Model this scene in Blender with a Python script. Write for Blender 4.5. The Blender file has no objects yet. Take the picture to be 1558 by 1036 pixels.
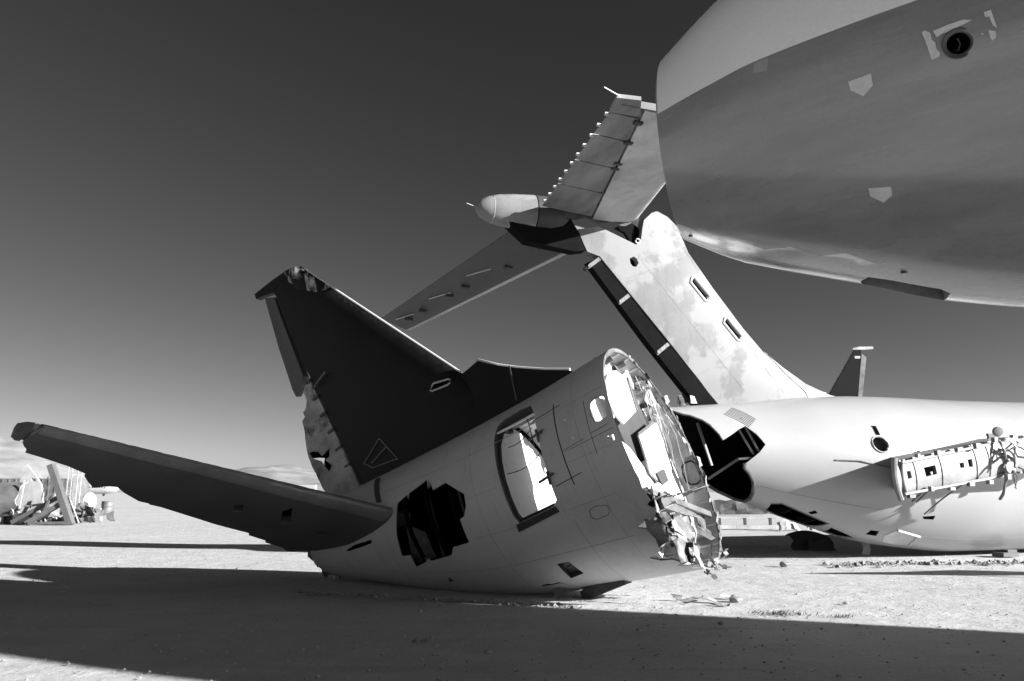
import bpy, bmesh, math, random
from mathutils import Vector, Matrix
from mathutils.geometry import delaunay_2d_cdt
random.seed(11)
S = bpy.context.scene
COL = S.collection
rad = math.radians

# ------------------------------------------------------------------ camera
cd = bpy.data.cameras.new('camera')
cam = bpy.data.objects.new('camera', cd); COL.objects.link(cam)
cam.location = (0, 0, 1.62)
cam.rotation_euler = (rad(90 + 10.745), 0, 0)
cd.lens = 28.0; cd.sensor_width = 36.0
cd.clip_start = 0.1; cd.clip_end = 30000
S.camera = cam

# ------------------------------------------------------------------ light
SUN_PHI, SUN_EL = 20.9, 17.0         # sun stands to the right, a little towards the camera
sdir = Vector((math.cos(rad(SUN_PHI)) * math.cos(rad(SUN_EL)),
               -math.sin(rad(SUN_PHI)) * math.cos(rad(SUN_EL)), math.sin(rad(SUN_EL))))
sl = bpy.data.lights.new('sun', 'SUN'); sl.energy = 4.0; sl.angle = rad(0.53)
sl.color = (1, 1, 1)
so = bpy.data.objects.new('sun', sl); COL.objects.link(so)
so.rotation_euler = sdir.to_track_quat('Z', 'Y').to_euler()
so.location = (30, -10, 30)

W = bpy.data.worlds.new('World'); S.world = W; W.use_nodes = True
wn = W.node_tree; wn.nodes.clear()
sky = wn.nodes.new('ShaderNodeTexSky'); sky.sky_type = 'NISHITA'; sky.sun_disc = False
sky.sun_elevation = rad(SUN_EL); sky.sun_rotation = rad(90 + SUN_PHI)
sky.altitude = 800; sky.air_density = 1.0; sky.dust_density = 1.0; sky.ozone_density = 2.0
sep = wn.nodes.new('ShaderNodeSeparateColor')       # red filter on black and white film
wn.links.new(sky.outputs[0], sep.inputs[0])
pw = wn.nodes.new('ShaderNodeMath'); pw.operation = 'POWER'; pw.inputs[1].default_value = 1.48
ff = wn.nodes.new('ShaderNodeMath'); ff.operation = 'MULTIPLY'; ff.inputs[1].default_value = 0.35   # filter factor
wn.links.new(sep.outputs[0], ff.inputs[0]); wn.links.new(ff.outputs[0], pw.inputs[0])
bg = wn.nodes.new('ShaderNodeBackground'); bg.inputs[1].default_value = 0.058
wn.links.new(pw.outputs[0], bg.inputs[0])
wo = wn.nodes.new('ShaderNodeOutputWorld'); wn.links.new(bg.outputs[0], wo.inputs[0])

S.view_settings.view_transform = 'Standard'
S.view_settings.look = 'None'
S.view_settings.exposure = 2.0
S.view_settings.gamma = 1.0
S.view_settings.use_curve_mapping = False

# ------------------------------------------------------------------ materials (grey scale only)
def paint(name, v, rough=.5, var=.12, scale=1.0, stretch=(1, 1, 1), fine=.06, metal=0., bump=.0,
          bscale=40., streak=0., streak_v=.02, spec=.5, patch=0., patch_v=.5, patch_scale=1.2, patch_edge=.03, patch_lo=.56):
    m = bpy.data.materials.new(name); m.use_nodes = True
    t = m.node_tree; n = t.nodes; L = t.links
    b = n['Principled BSDF']
    b.inputs['Roughness'].default_value = rough
    b.inputs['Metallic'].default_value = metal
    b.inputs['Specular IOR Level'].default_value = spec
    tc = n.new('ShaderNodeTexCoord')
    mp = n.new('ShaderNodeMapping'); mp.inputs['Scale'].default_value = [scale * q for q in stretch]
    L.new(tc.outputs['Object'], mp.inputs['Vector'])
    nz = n.new('ShaderNodeTexNoise'); nz.inputs['Scale'].default_value = 1.0
    nz.inputs['Detail'].default_value = 7; nz.inputs['Roughness'].default_value = .62
    L.new(mp.outputs[0], nz.inputs['Vector'])
    mr = n.new('ShaderNodeMapRange'); mr.inputs['From Min'].default_value = .28; mr.inputs['From Max'].default_value = .72
    mr.inputs['To Min'].default_value = v * (1 - var); mr.inputs['To Max'].default_value = v * (1 + var)
    L.new(nz.outputs[0], mr.inputs['Value'])
    nf = n.new('ShaderNodeTexNoise'); nf.inputs['Scale'].default_value = 34; nf.inputs['Detail'].default_value = 3
    L.new(tc.outputs['Object'], nf.inputs['Vector'])
    mf = n.new('ShaderNodeMapRange'); mf.inputs['From Min'].default_value = .3; mf.inputs['From Max'].default_value = .7
    mf.inputs['To Min'].default_value = 1 - fine; mf.inputs['To Max'].default_value = 1 + fine
    L.new(nf.outputs[0], mf.inputs['Value'])
    mu = n.new('ShaderNodeMath'); mu.operation = 'MULTIPLY'
    L.new(mr.outputs[0], mu.inputs[0]); L.new(mf.outputs[0], mu.inputs[1])
    out = mu.outputs[0]
    def mixin(out, fac, val):
        mx = n.new('ShaderNodeMix'); mx.data_type = 'FLOAT'
        L.new(fac, mx.inputs[0]); L.new(out, mx.inputs[2]); mx.inputs[3].default_value = val
        return mx.outputs[0]
    if streak > 0:      # dirt that has run down
        ms = n.new('ShaderNodeMapping'); ms.inputs['Scale'].default_value = (2.2, 2.2, .22)
        L.new(tc.outputs['Object'], ms.inputs['Vector'])
        ns = n.new('ShaderNodeTexNoise'); ns.inputs['Scale'].default_value = 2.4; ns.inputs['Detail'].default_value = 8
        ns.inputs['Roughness'].default_value = .7
        L.new(ms.outputs[0], ns.inputs['Vector'])
        rs = n.new('ShaderNodeMapRange'); rs.inputs['From Min'].default_value = .52; rs.inputs['From Max'].default_value = .75
        rs.inputs['To Max'].default_value = streak
        L.new(ns.outputs[0], rs.inputs['Value'])
        out = mixin(out, rs.outputs[0], streak_v)
    if patch > 0:       # flaked or bleached patches
        npn = n.new('ShaderNodeTexNoise'); npn.inputs['Scale'].default_value = patch_scale
        npn.inputs['Detail'].default_value = 9; npn.inputs['Roughness'].default_value = .6
        mp2 = n.new('ShaderNodeMapping'); mp2.inputs['Scale'].default_value = stretch; mp2.inputs['Location'].default_value = (3.1, 7.7, 1.3)
        L.new(tc.outputs['Object'], mp2.inputs['Vector']); L.new(mp2.outputs[0], npn.inputs['Vector'])
        rp = n.new('ShaderNodeMapRange'); rp.inputs['From Min'].default_value = patch_lo
        rp.inputs['From Max'].default_value = patch_lo + patch_edge; rp.inputs['To Max'].default_value = patch
        L.new(npn.outputs[0], rp.inputs['Value'])
        out = mixin(out, rp.outputs[0], patch_v)
    cc = n.new('ShaderNodeCombineColor')
    for i in range(3): L.new(out, cc.inputs[i])
    L.new(cc.outputs[0], b.inputs['Base Color'])
    # uneven gloss
    rr = n.new('ShaderNodeMapRange'); rr.inputs['To Min'].default_value = max(.04, rough - .12); rr.inputs['To Max'].default_value = min(1, rough + .12)
    L.new(nz.outputs[0], rr.inputs['Value']); L.new(rr.outputs[0], b.inputs['Roughness'])
    if bump > 0:
        nb = n.new('ShaderNodeTexNoise'); nb.inputs['Scale'].default_value = bscale; nb.inputs['Detail'].default_value = 5
        L.new(tc.outputs['Object'], nb.inputs['Vector'])
        bp = n.new('ShaderNodeBump'); bp.inputs['Strength'].default_value = 1; bp.inputs['Distance'].default_value = bump
        L.new(nb.outputs[0], bp.inputs['Height']); L.new(bp.outputs[0], b.inputs['Normal'])
    return m

M = {}
M['hull'] = paint('hull_paint', .48, .45, .10, .7, (.5, 1, 1), .05, bump=.010, bscale=1.3, streak=.45, streak_v=.3)
M['trim'] = paint('bright_trim', .5, .5, .1, 2.)
M['hull_in'] = paint('primer_inside', .66, .5, .25, 2.0, fine=.12, metal=.0, bump=.004, bscale=8)
M['stringer'] = paint('stringer_metal', .72, .45, .2, 3.0, fine=.1, metal=.0)
M['metal'] = paint('bare_aluminium', .13, .5, .45, 3., fine=.15, metal=.25, bump=.01, bscale=9)
M['metal_dull'] = paint('dull_aluminium', .075, .55, .45, 4., fine=.2, metal=.3, bump=.01, bscale=12)
M['dent'] = paint('dented_dark_sheet', .035, .5, .4, 4., fine=.2, bump=.01, bscale=9)
M['wall'] = paint('cabin_wall', .62, .55, .07, 1.2, fine=.03)
M['stab'] = paint('stabiliser_paint', .085, .42, .25, 1.4, fine=.12, bump=.003, bscale=2.5, spec=.5, streak=.3, streak_v=.05)
M['stab_edge'] = paint('stab_edge_highlight', .14, .4, .3, 1.4, fine=.12, spec=.5)  # lighter tone paints the sun's highlight along the stabiliser's front edge
M['lining'] = paint('cabin_lining', .20, .55, .07, 1.2, fine=.03)
M['lining_grey'] = paint('cabin_grey', .045, .6, .25, 2., fine=.1)
M['bulkhead'] = paint('bulkhead_panel', .60, .6, .12, 1.5, fine=.05, streak=.3, streak_v=.2)
M['black_paint'] = paint('black_paint', .009, .5, .35, .8, fine=.2, streak=.4, streak_v=.014, bump=.003, bscale=2.2, spec=.2)
M['black_tip'] = paint('scuffed_black_paint', .011, .45, .35, .8, (1.0, 1, .25), .2, patch=.95, patch_v=.42, patch_scale=9, patch_lo=.50, patch_edge=.14, spec=.35)
M['dark_grey'] = paint('dark_grey_paint', .055, .5, .25, 1.4, fine=.12, bump=.003, bscale=2.5, spec=.4)
M['rud_old'] = paint('bleached_rudder', .42, .7, .55, 1.6, (1, 1, 1), .15, patch=.8, patch_v=.05, patch_scale=1.6, patch_lo=.57, patch_edge=.08, bump=.006, bscale=6)
M['void'] = paint('black_and_painted_shade', .006, .95, .3, 3., fine=.2, spec=.04)  # near-black that paints the shade inside openings; also colours the rear spar
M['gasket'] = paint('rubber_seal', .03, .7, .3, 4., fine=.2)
M['white'] = paint('airliner_white', .295, .33, .05, .6, (.6, 1, 1), .03, bump=.003, bscale=1.2, streak=.12, streak_v=.26)
M['white_fin'] = paint('weathered_fin', .15, .62, .3, .55, (1, 1, 1), .06, streak=.85, spec=.2, streak_v=.10, patch=.75, patch_v=.225, patch_scale=.7, patch_lo=.46, patch_edge=.05)
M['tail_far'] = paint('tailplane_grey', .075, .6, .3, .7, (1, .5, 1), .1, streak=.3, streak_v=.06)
M['tail_metal'] = paint('tailplane_metal', .42, .5, .6, .7, (1, .5, 1), .1, metal=.0, streak=.3, streak_v=.1, bump=.004, bscale=2)
M['elevator'] = paint('elevator_grey', .20, .6, .55, 1.2, (1.6, .35, 1), .12, metal=.1, bump=.004, bscale=3)
M['engine'] = paint('mount_paint', .20, .55, .35, 3., fine=.1)
M['nose_light'] = paint('nose_light_paint', .72, .4, .08, .5, (.3, 1, 1), .04, spec=.5)
M['nose_dark'] = paint('nose_grey_paint', .20, .27, .34, .8, (.22, 1, 2.6), .05, patch=.35, patch_v=.28, patch_scale=.9, patch_lo=.55, patch_edge=.14, spec=.55, bump=.004, bscale=.9)
M['nose_belly'] = paint('nose_peeled_belly', .20, .25, .2, 1.2, (.3, 1, 1), .06, patch=1., patch_v=.62, patch_scale=1.3, patch_lo=.50, patch_edge=.03, spec=.6)
for q_ in ('nose_dark', 'nose_belly'):
    b_ = M[q_].node_tree.nodes['Principled BSDF']; b_.inputs['Coat Weight'].default_value = .8; b_.inputs['Coat Roughness'].default_value = .16
M['seam'] = paint('seam_dirt', .26, .6, .4, 3.)
M['tape'] = paint('old_tape', .50, .6, .12, 6., fine=.08)
M['steel'] = paint('dark_steel', .07, .55, .3, 3., fine=.2, metal=.5)
M['rubber'] = paint('rubber', .025, .8, .2, 3., fine=.15)
M['far_fin'] = paint('dark_far_fin', .010, .8, .3, .7, spec=.1)
M['wood'] = paint('grey_wood', .085, .8, .25, 2.5, (1, 1, .2), .2)
M['scrap_white'] = paint('scrap_white', .36, .5, .25, 1.6, fine=.12, streak=.4, streak_v=.15)
M['scrap_dark'] = paint('scrap_dark', .05, .7, .4, 1.6, fine=.2)
M['scrap_mid'] = paint('scrap_mid', .14, .6, .4, 1.6, fine=.2, metal=.2)
M['stone'] = paint('stone', .23, .95, .3, 6., fine=.2)
M['clod'] = paint('earth_clod', .20, .95, .4, 5., fine=.3)
M['glass'] = paint('dusty_glass', .12, .15, .2, 2., fine=.05, spec=.6)

# ground: pale dry lake-bed sand
def ground_mat():
    m = bpy.data.materials.new('desert_sand'); m.use_nodes = True
    t = m.node_tree; n = t.nodes; L = t.links; b = n['Principled BSDF']
    b.inputs['Roughness'].default_value = .95; b.inputs['Specular IOR Level'].default_value = .15
    tc = n.new('ShaderNodeTexCoord')
    def noise(sc, det, stretch=(1, 1, 1), rough=.6):
        mp = n.new('ShaderNodeMapping'); mp.inputs['Scale'].default_value = stretch
        L.new(tc.outputs['Object'], mp.inputs['Vector'])
        q = n.new('ShaderNodeTexNoise'); q.inputs['Scale'].default_value = sc; q.inputs['Detail'].default_value = det
        q.inputs['Roughness'].default_value = rough
        L.new(mp.outputs[0], q.inputs['Vector']); return q.outputs[0]
    def rng(o, a, bb, c, d):
        q = n.new('ShaderNodeMapRange')
        for k, v in zip(('From Min', 'From Max', 'To Min', 'To Max'), (a, bb, c, d)): q.inputs[k].default_value = v
        L.new(o, q.inputs['Value']); return q.outputs[0]
    def mul(a, bb):
        q = n.new('ShaderNodeMath'); q.operation = 'MULTIPLY'; L.new(a, q.inputs[0]); L.new(bb, q.inputs[1]); return q.outputs[0]
    big = rng(noise(.12, 4), .3, .7, .44, .51)
    mid = rng(noise(1.1, 8, (1, 1, 1), .7), .3, .7, .88, 1.1)
    fin = rng(noise(26, 6, (1, 1, 1), .75), .28, .72, .80, 1.16)
    track = rng(noise(.9, 5, (.25, 2.2, 1)), .56, .68, 1., .88)
    vo = n.new('ShaderNodeTexVoronoi'); vo.inputs['Scale'].default_value = 9; L.new(tc.outputs['Object'], vo.inputs['Vector'])
    peb = rng(vo.outputs['Distance'], .04, .10, .62, 1.0)
    pm = rng(noise(.8, 3), .50, .6, 0, 1)
    pmx = n.new('ShaderNodeMix'); pmx.data_type = 'FLOAT'; L.new(pm, pmx.inputs[0]); pmx.inputs[2].default_value = 1; L.new(peb, pmx.inputs[3])
    col = mul(mul(mul(big, mid), mul(fin, track)), pmx.outputs[0])
    cc = n.new('ShaderNodeCombineColor')
    for i in range(3): L.new(col, cc.inputs[i])
    L.new(cc.outputs[0], b.inputs['Base Color'])
    h = n.new('ShaderNodeMath'); h.operation = 'ADD'
    L.new(mul(noise(26, 6, (1, 1, 1), .75), rng(noise(.5, 2), .3, .7, .4, 1.)), h.inputs[0])
    h2 = n.new('ShaderNodeMath'); h2.operation = 'MULTIPLY'; h2.inputs[1].default_value = 3
    L.new(noise(2.2, 6), h2.inputs[0]); L.new(h2.outputs[0], h.inputs[1])
    bp = n.new('ShaderNodeBump'); bp.inputs['Distance'].default_value = .016; bp.inputs['Strength'].default_value = .8
    L.new(h.outputs[0], bp.inputs['Height']); L.new(bp.outputs[0], b.inputs['Normal'])
    return m
M['sand'] = ground_mat()
M['hill'] = paint('pale_hill', .23, .95, .35, .012, (1, 1, 3), .15, streak=0)

# ------------------------------------------------------------------ mesh helpers
def inpoly(x, y, P):
    c = False; j = len(P) - 1
    for i in range(len(P)):
        xi, yi = P[i]; xj, yj = P[j]
        if (yi > y) != (yj > y) and x < (xj - xi) * (y - yi) / (yj - yi) + xi: c = not c
        j = i
    return c

def densify(P, step, closed=True):
    o = []; N = len(P)
    for i in range(N if closed else N - 1):
        a = Vector(P[i]); b = Vector(P[(i + 1) % N]); k = max(1, int((b - a).length / step))
        for q in range(k): o.append(tuple(a.lerp(b, q / k)))
    if not closed: o.append(tuple(P[-1]))
    return o

def jag(P, amp, rng, step=.12):
    o = []
    for p in densify(P, step): o.append((p[0] + rng.uniform(-amp, amp), p[1] + rng.uniform(-amp, amp)))
    return o

def cdt(outer, holes=(), step=.15, extra=(), cons=(), stepy=None):
    """triangulate a polygon with holes; returns verts2d, tris"""
    stepy = stepy or step
    vs = []; es = []
    def loop(P, closed=True):
        k = len(vs); vs.extend(Vector(p) for p in P)
        for i in range(len(P) if closed else len(P) - 1): es.append((k + i, k + (i + 1) % len(P)))
    loop(outer)
    for h in holes: loop(h)
    for c in cons: loop(c, False)
    xs = [p[0] for p in outer]; ys = [p[1] for p in outer]
    nx = int((max(xs) - min(xs)) / step); ny = int((max(ys) - min(ys)) / stepy)
    for i in range(nx + 1):
        for j in range(ny + 1):
            x = min(xs) + (i + .5) * step; y = min(ys) + (j + .5 * (i % 2)) * stepy
            if inpoly(x, y, outer) and not any(inpoly(x, y, h) for h in holes): vs.append(Vector((x, y)))
    for p in extra:
        if inpoly(p[0], p[1], outer) and not any(inpoly(p[0], p[1], h) for h in holes): vs.append(Vector(p))
    r = delaunay_2d_cdt(vs, es, [], 0, 1e-4)
    V = [tuple(v) for v in r[0]]; T = []
    for f in r[2]:
        x = sum(V[i][0] for i in f) / len(f); y = sum(V[i][1] for i in f) / len(f)
        if inpoly(x, y, outer) and not any(inpoly(x, y, h) for h in holes): T.append(tuple(f))
    return V, T

def mesh_obj(name, verts, faces, mats, parent=None, loc=None, midx=None, smooth=True, sharp=38, merge=0.0):
    me = bpy.data.meshes.new(name)
    me.from_pydata([tuple(v) for v in verts], [], faces)
    if not isinstance(mats, (list, tuple)): mats = [mats]
    for m in mats: me.materials.append(m)
    if midx:
        for p, k in zip(me.polygons, midx): p.material_index = k
    bm = bmesh.new(); bm.from_mesh(me)
    if merge: bmesh.ops.remove_doubles(bm, verts=bm.verts, dist=merge)
    loose = [v for v in bm.verts if not v.link_faces]
    if loose: bmesh.ops.delete(bm, geom=loose, context='VERTS')
    bm.to_mesh(me); bm.free()
    if smooth:
        for p in me.polygons: p.use_smooth = True
        me.set_sharp_from_angle(angle=rad(sharp))
    me.update()
    o = bpy.data.objects.new(name, me); COL.objects.link(o)
    if parent: o.parent = parent
    if loc is not None: o.location = loc
    return o

def two_skin(name, V, T, fa, fb, mats, parent=None, loc=None, merge=0.0, side=None, sharp=38, flip=False):
    """closed sheet: outer map fa, inner map fb, rims joined"""
    n = len(V)
    vv = [fa(*p) for p in V] + [fb(*p) for p in V]
    used = {}; 
    for t in T:
        for i in range(3):
            e = (t[i], t[(i + 1) % 3]); used[e] = used.get(e, 0) + 1
    faces = []; mi = []
    a, b, c = T[0]
    for t in T:
        k = side(*[sum(V[i][q] for i in t) / 3 for q in (0, 1)]) if side else 0
        f1 = t if not flip else t[::-1]
        faces.append(tuple(f1)); mi.append(k)
        faces.append(tuple(i + n for i in f1[::-1])); mi.append(1 if not side else 3)
    for (i, j) in list(used):
        if (j, i) not in used:
            f = (j, i, i + n, j + n)
            if flip: f = f[::-1]
            faces.append(f); mi.append(2 if not side else 4)
    if len(mats) == 1: mi = [0] * len(mi)
    return mesh_obj(name, vv, faces, mats, parent, loc, mi, True, sharp, merge)

def box_verts(c, sx, sy, sz):
    return [(c[0] + a * sx / 2, c[1] + b * sy / 2, c[2] + d * sz / 2) for a in (-1, 1) for b in (-1, 1) for d in (-1, 1)]
BOXF = [(0, 1, 3, 2), (4, 6, 7, 5), (0, 4, 5, 1), (2, 3, 7, 6), (0, 2, 6, 4), (1, 5, 7, 3)]

class MB:
    def __init__(s): s.v = []; s.f = []
    def add(s, v, f):
        k = len(s.v); s.v += [tuple(q) for q in v]; s.f += [tuple(i + k for i in q) for q in f]; return s
    def box(s, c, sx, sy, sz): return s.add(box_verts(c, sx, sy, sz), BOXF)
    def beam(s, p, q, w, h, upv=(0, 0, 1)):
        p = Vector(p); q = Vector(q); d = (q - p).normalized(); u = Vector(upv)
        if abs(d.dot(u)) > .95: u = Vector((1, 0, 0))
        x = d.cross(u).normalized(); y = x.cross(d)
        vs = [e + x * (a * w / 2) + y * (b * h / 2) for e in (p, q) for a, b in ((-1, -1), (1, -1), (1, 1), (-1, 1))]
        return s.add(vs, [(3, 2, 1, 0), (4, 5, 6, 7), (0, 1, 5, 4), (1, 2, 6, 5), (2, 3, 7, 6), (3, 0, 4, 7)])
    def tube(s, P, r, n=6):
        P = [Vector(p) for p in P]; vs = []; fs = []
        for i, p in enumerate(P):
            d = (P[min(i + 1, len(P) - 1)] - P[max(i - 1, 0)]).normalized()
            u = Vector((0, 0, 1)) if abs(d.z) < .9 else Vector((1, 0, 0))
            x = d.cross(u).normalized(); y = x.cross(d)
            rr = r[i] if isinstance(r, (list, tuple)) else r
            vs += [p + x * rr * math.cos(2 * math.pi * k / n) + y * rr * math.sin(2 * math.pi * k / n) for k in range(n)]
        for i in range(len(P) - 1):
            for k in range(n):
                fs.append((i * n + k, i * n + (k + 1) % n, (i + 1) * n + (k + 1) % n, (i + 1) * n + k))
        fs.append(tuple(range(n))[::-1]); fs.append(tuple((len(P) - 1) * n + k for k in range(n)))
        return s.add(vs, fs)
    def lathe(s, prof, n=24, M_=None, cap=True):
        """prof: list of (r, x) around the X axis"""
        vs = []; fs = []
        for r, x in prof:
            vs += [Vector((x, r * math.cos(2 * math.pi * k / n), r * math.sin(2 * math.pi * k / n))) for k in range(n)]
        for i in range(len(prof) - 1):
            for k in range(n): fs.append((i * n + k, (i + 1) * n + k, (i + 1) * n + (k + 1) % n, i * n + (k + 1) % n))
        if cap: fs.append(tuple(range(n))); fs.append(tuple((len(prof) - 1) * n + k for k in range(n))[::-1])
        if M_: vs = [M_ @ v for v in vs]
        return s.add(vs, fs)
    def obj(s, name, mat, parent=None, loc=None, smooth=True, sharp=38): return mesh_obj(name, s.v, s.f, mat, parent, loc, None, smooth, sharp)

def panel(name, poly3, nrm, th, mat, parent, loc=None, bend=0.0):
    """flat polygonal sheet of real thickness"""
    nrm = Vector(nrm).normalized() * th / 2
    n = len(poly3); P = [Vector(p) for p in poly3]
    vs = [p + nrm for p in P] + [p - nrm for p in P]
    fs = [tuple(range(n)), tuple(range(2 * n - 1, n - 1, -1))] + [(i, i + n, (i + 1) % n + n, (i + 1) % n) for i in range(n)]
    o = mesh_obj(name, vs, fs, mat, parent, loc, None, False)
    bm = bmesh.new(); bm.from_mesh(o.data); bmesh.ops.recalc_face_normals(bm, faces=bm.faces)
    bmesh.ops.triangulate(bm, faces=[f for f in bm.faces if len(f.verts) > 4]); bm.to_mesh(o.data); bm.free()
    return o

def crumple(name, poly, origin, ex, ey, amp, mat, parent=None, loc=None, seed=0, step=.09, th=.006, scale=3.0, curl=0.):
    """torn sheet of metal, buckled"""
    from mathutils import noise as N
    V, T = cdt(poly, (), step)
    ex = Vector(ex).normalized(); ey = Vector(ey).normalized(); ez = ex.cross(ey); origin = Vector(origin)
    def f(u, v, o):
        p = Vector((u, v, seed * 7.3))
        h = amp * (N.noise(p * scale) + .5 * N.noise(p * scale * 2.3)) + curl * (u * u)
        return origin + ex * u + ey * v + ez * (h + o)
    o = two_skin(name, V, T, lambda u, v: f(u, v, th / 2), lambda u, v: f(u, v, -th / 2), [mat], parent, loc, sharp=11)
    return o

def thing(name, loc, label, cat, group=None, rot=None):
    o = bpy.data.objects.new(name, None); COL.objects.link(o); o.empty_display_size = .3
    o.location = loc
    if rot is not None: o.rotation_euler = rot
    return tag(o, label, cat, group)
def tag(o, label, cat, group=None, kind=None):
    o['label'] = label; o['category'] = cat
    if group: o['group'] = group
    if kind: o['kind'] = kind
    return o

class Barrel:
    """fuselage with circular stations; s runs aft, angle 0 = crown, 90 = side towards the camera"""
    def __init__(b, K, T, B, sg): b.K, b.T, b.B, b.sg = K, T, B, sg
    def ip(b, s, A):
        K = b.K
        if s <= K[0]: return A[0]
        if s >= K[-1]: return A[-1] + (A[-1] - A[-2]) / (K[-1] - K[-2]) * (s - K[-1])
        i = max(j for j in range(len(K)) if K[j] <= s)
        i = min(i, len(K) - 2); h = K[i + 1] - K[i]; t = (s - K[i]) / h
        def sl(j):
            if j <= 0: return (A[1] - A[0]) / (K[1] - K[0])
            if j >= len(K) - 1: return (A[-1] - A[-2]) / (K[-1] - K[-2])
            return (A[j + 1] - A[j - 1]) / (K[j + 1] - K[j - 1])
        m0, m1 = sl(i) * h, sl(i + 1) * h
        return ((2 * t ** 3 - 3 * t * t + 1) * A[i] + (t ** 3 - 2 * t * t + t) * m0 + (-2 * t ** 3 + 3 * t * t) * A[i + 1] + (t ** 3 - t * t) * m1)
    def eb(b, s):
        t, q = b.ip(s, b.T), b.ip(s, b.B); return (t + q) / 2, max(.02, (t - q) / 2)
    def pt(b, s, th, dr=0.):
        e, r = b.eb(s); r = max(.01, r + dr); a = rad(th)
        return Vector((-s, b.sg * r * math.sin(a), e + r * math.cos(a)))
    def skin(b, name, outer, holes, mats, parent, loc, seam=-90, thick=.02, step=.16, cons=(), side=None, wscale=.033):
        # 2d domain: (s, theta * wscale) so that both axes are about metres
        k = wscale
        sc = lambda P: [(p[0], p[1] * k) for p in P]
        O = densify(sc(outer), .14); Hs = [densify(sc(h), .08) for h in holes]
        Cn = [densify(sc(c), .14, False) for c in cons]
        V, T = cdt(O, Hs, step, cons=Cn)
        sd = (lambda x, y: side(x, y / k)) if side else None
        flip = b.sg > 0
        return two_skin(name, V, T, lambda x, y: b.pt(x, y / k), lambda x, y: b.pt(x, y / k, -thick), mats, parent, loc, merge=.002, side=sd, flip=flip)
    def patch(b, name, poly, mats, parent, loc, off=.004, th=.006, step=.12, k=.033):
        P = densify([(p[0], p[1] * k) for p in poly], step)
        V, T = cdt(P, (), step)
        if not isinstance(mats, (list, tuple)): mats = [mats]
        return two_skin(name, V, T, lambda x, y: b.pt(x, y / k, off), lambda x, y: b.pt(x, y / k, off - th), mats, parent, loc, flip=b.sg > 0)
    def line(b, name, p, q, w, mat, parent, loc, off=.003, n=14):
        """thin strip along the skin from (s,th) p to q"""
        vs = []; fs = []
        for i in range(n + 1):
            s = p[0] + (q[0] - p[0]) * i / n; t = p[1] + (q[1] - p[1]) * i / n
            c = b.pt(s, t, off); c2 = b.pt(s + (q[0] - p[0]) * .01, t + (q[1] - p[1]) * .01, off)
            nn = (b.pt(s, t, 1) - c).normalized(); x = (c2 - c).normalized().cross(nn) * w / 2
            vs += [c - x, c + x, c + x - nn * .008, c - x - nn * .008]
        for i in range(n):
            for k in range(4): fs.append((i * 4 + k, i * 4 + (k + 1) % 4, i * 4 + 4 + (k + 1) % 4, i * 4 + 4 + k))
        fs += [(3, 2, 1, 0), (4 * n, 4 * n + 1, 4 * n + 2, 4 * n + 3)]
        return mesh_obj(name, vs, fs, mat, parent, loc, None, True)
    def ring(b, name, s, t0, t1, d0, d1, w, mat, parent, loc, n=60):
        vs = []; fs = []; closed = abs(t1 - t0) >= 359.9
        m = n if closed else n + 1
        for i in range(m):
            t = t0 + (t1 - t0) * i / n
            vs += [b.pt(s, t, d0), b.pt(s + w, t, d0), b.pt(s + w, t, d1), b.pt(s, t, d1)]
        for i in range(n):
            j = (i + 1) % m
            for k in range(4): fs.append((i * 4 + k, j * 4 + k, j * 4 + (k + 1) % 4, i * 4 + (k + 1) % 4))
        if not closed: fs += [(0, 1, 2, 3), tuple(4 * (m - 1) + k for k in (3, 2, 1, 0))]
        return mesh_obj(name, vs, fs, mat, parent, loc, None, True)

def frame_matrix(fwd, port, up):
    return Matrix((fwd, port, up)).transposed().to_euler()

def wing_slab(name, outer, holes, tf, fmap, mats, parent, loc, step=.2, extra=(), dens=.12, flip=False, stepy=None):
    V, T = cdt(densify(outer, dens), [densify(h, .08) for h in holes], step, extra, stepy=stepy)
    return two_skin(name, V, T, lambda u, v: fmap(u, v, tf(u, v)), lambda u, v: fmap(u, v, -tf(u, v)), mats, parent, loc, flip=flip)

def foil(x):
    """half thickness of a symmetric section, 1 at its thickest"""
    x = min(max(x, 0.), 1.)
    return 5 * .2 * (.2969 * math.sqrt(x) - .126 * x - .3516 * x * x + .2843 * x ** 3 - .1015 * x ** 4) * 10 / 1.0 if False else \
        (2.969 * math.sqrt(x) - 1.26 * x - 3.516 * x * x + 2.843 * x ** 3 - 1.015 * x ** 4) / 1.0

# ================================================================== SETTING
def make_ground():
    # one sheet, finer close to the camera
    xs = [-9000, -3000, -900, -300, -120, -60] + [-40 + 2 * i for i in range(41)] + [60, 120, 300, 900, 3000, 9000]
    ys = [-9000, -2000, -300, -60, -20] + [-10 + 2 * i for i in range(31)] + [60, 80, 120, 200, 400, 900, 2500, 12000]
    from mathutils import noise as N
    vs = []; fs = []
    for y in ys:
        for x in xs:
            z = 0.
            if abs(x) < 45 and -20 < y < 60: z = .03 * N.noise(Vector((x * .23, y * .23, 0))) - .015
            vs.append((x, y, z))
    nx = len(xs)
    for j in range(len(ys) - 1):
        for i in range(nx - 1): fs.append((j * nx + i, j * nx + i + 1, (j + 1) * nx + i + 1, (j + 1) * nx + i))
    g = mesh_obj('ground', vs, fs, M['sand']); g['kind'] = 'structure'
make_ground()

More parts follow.
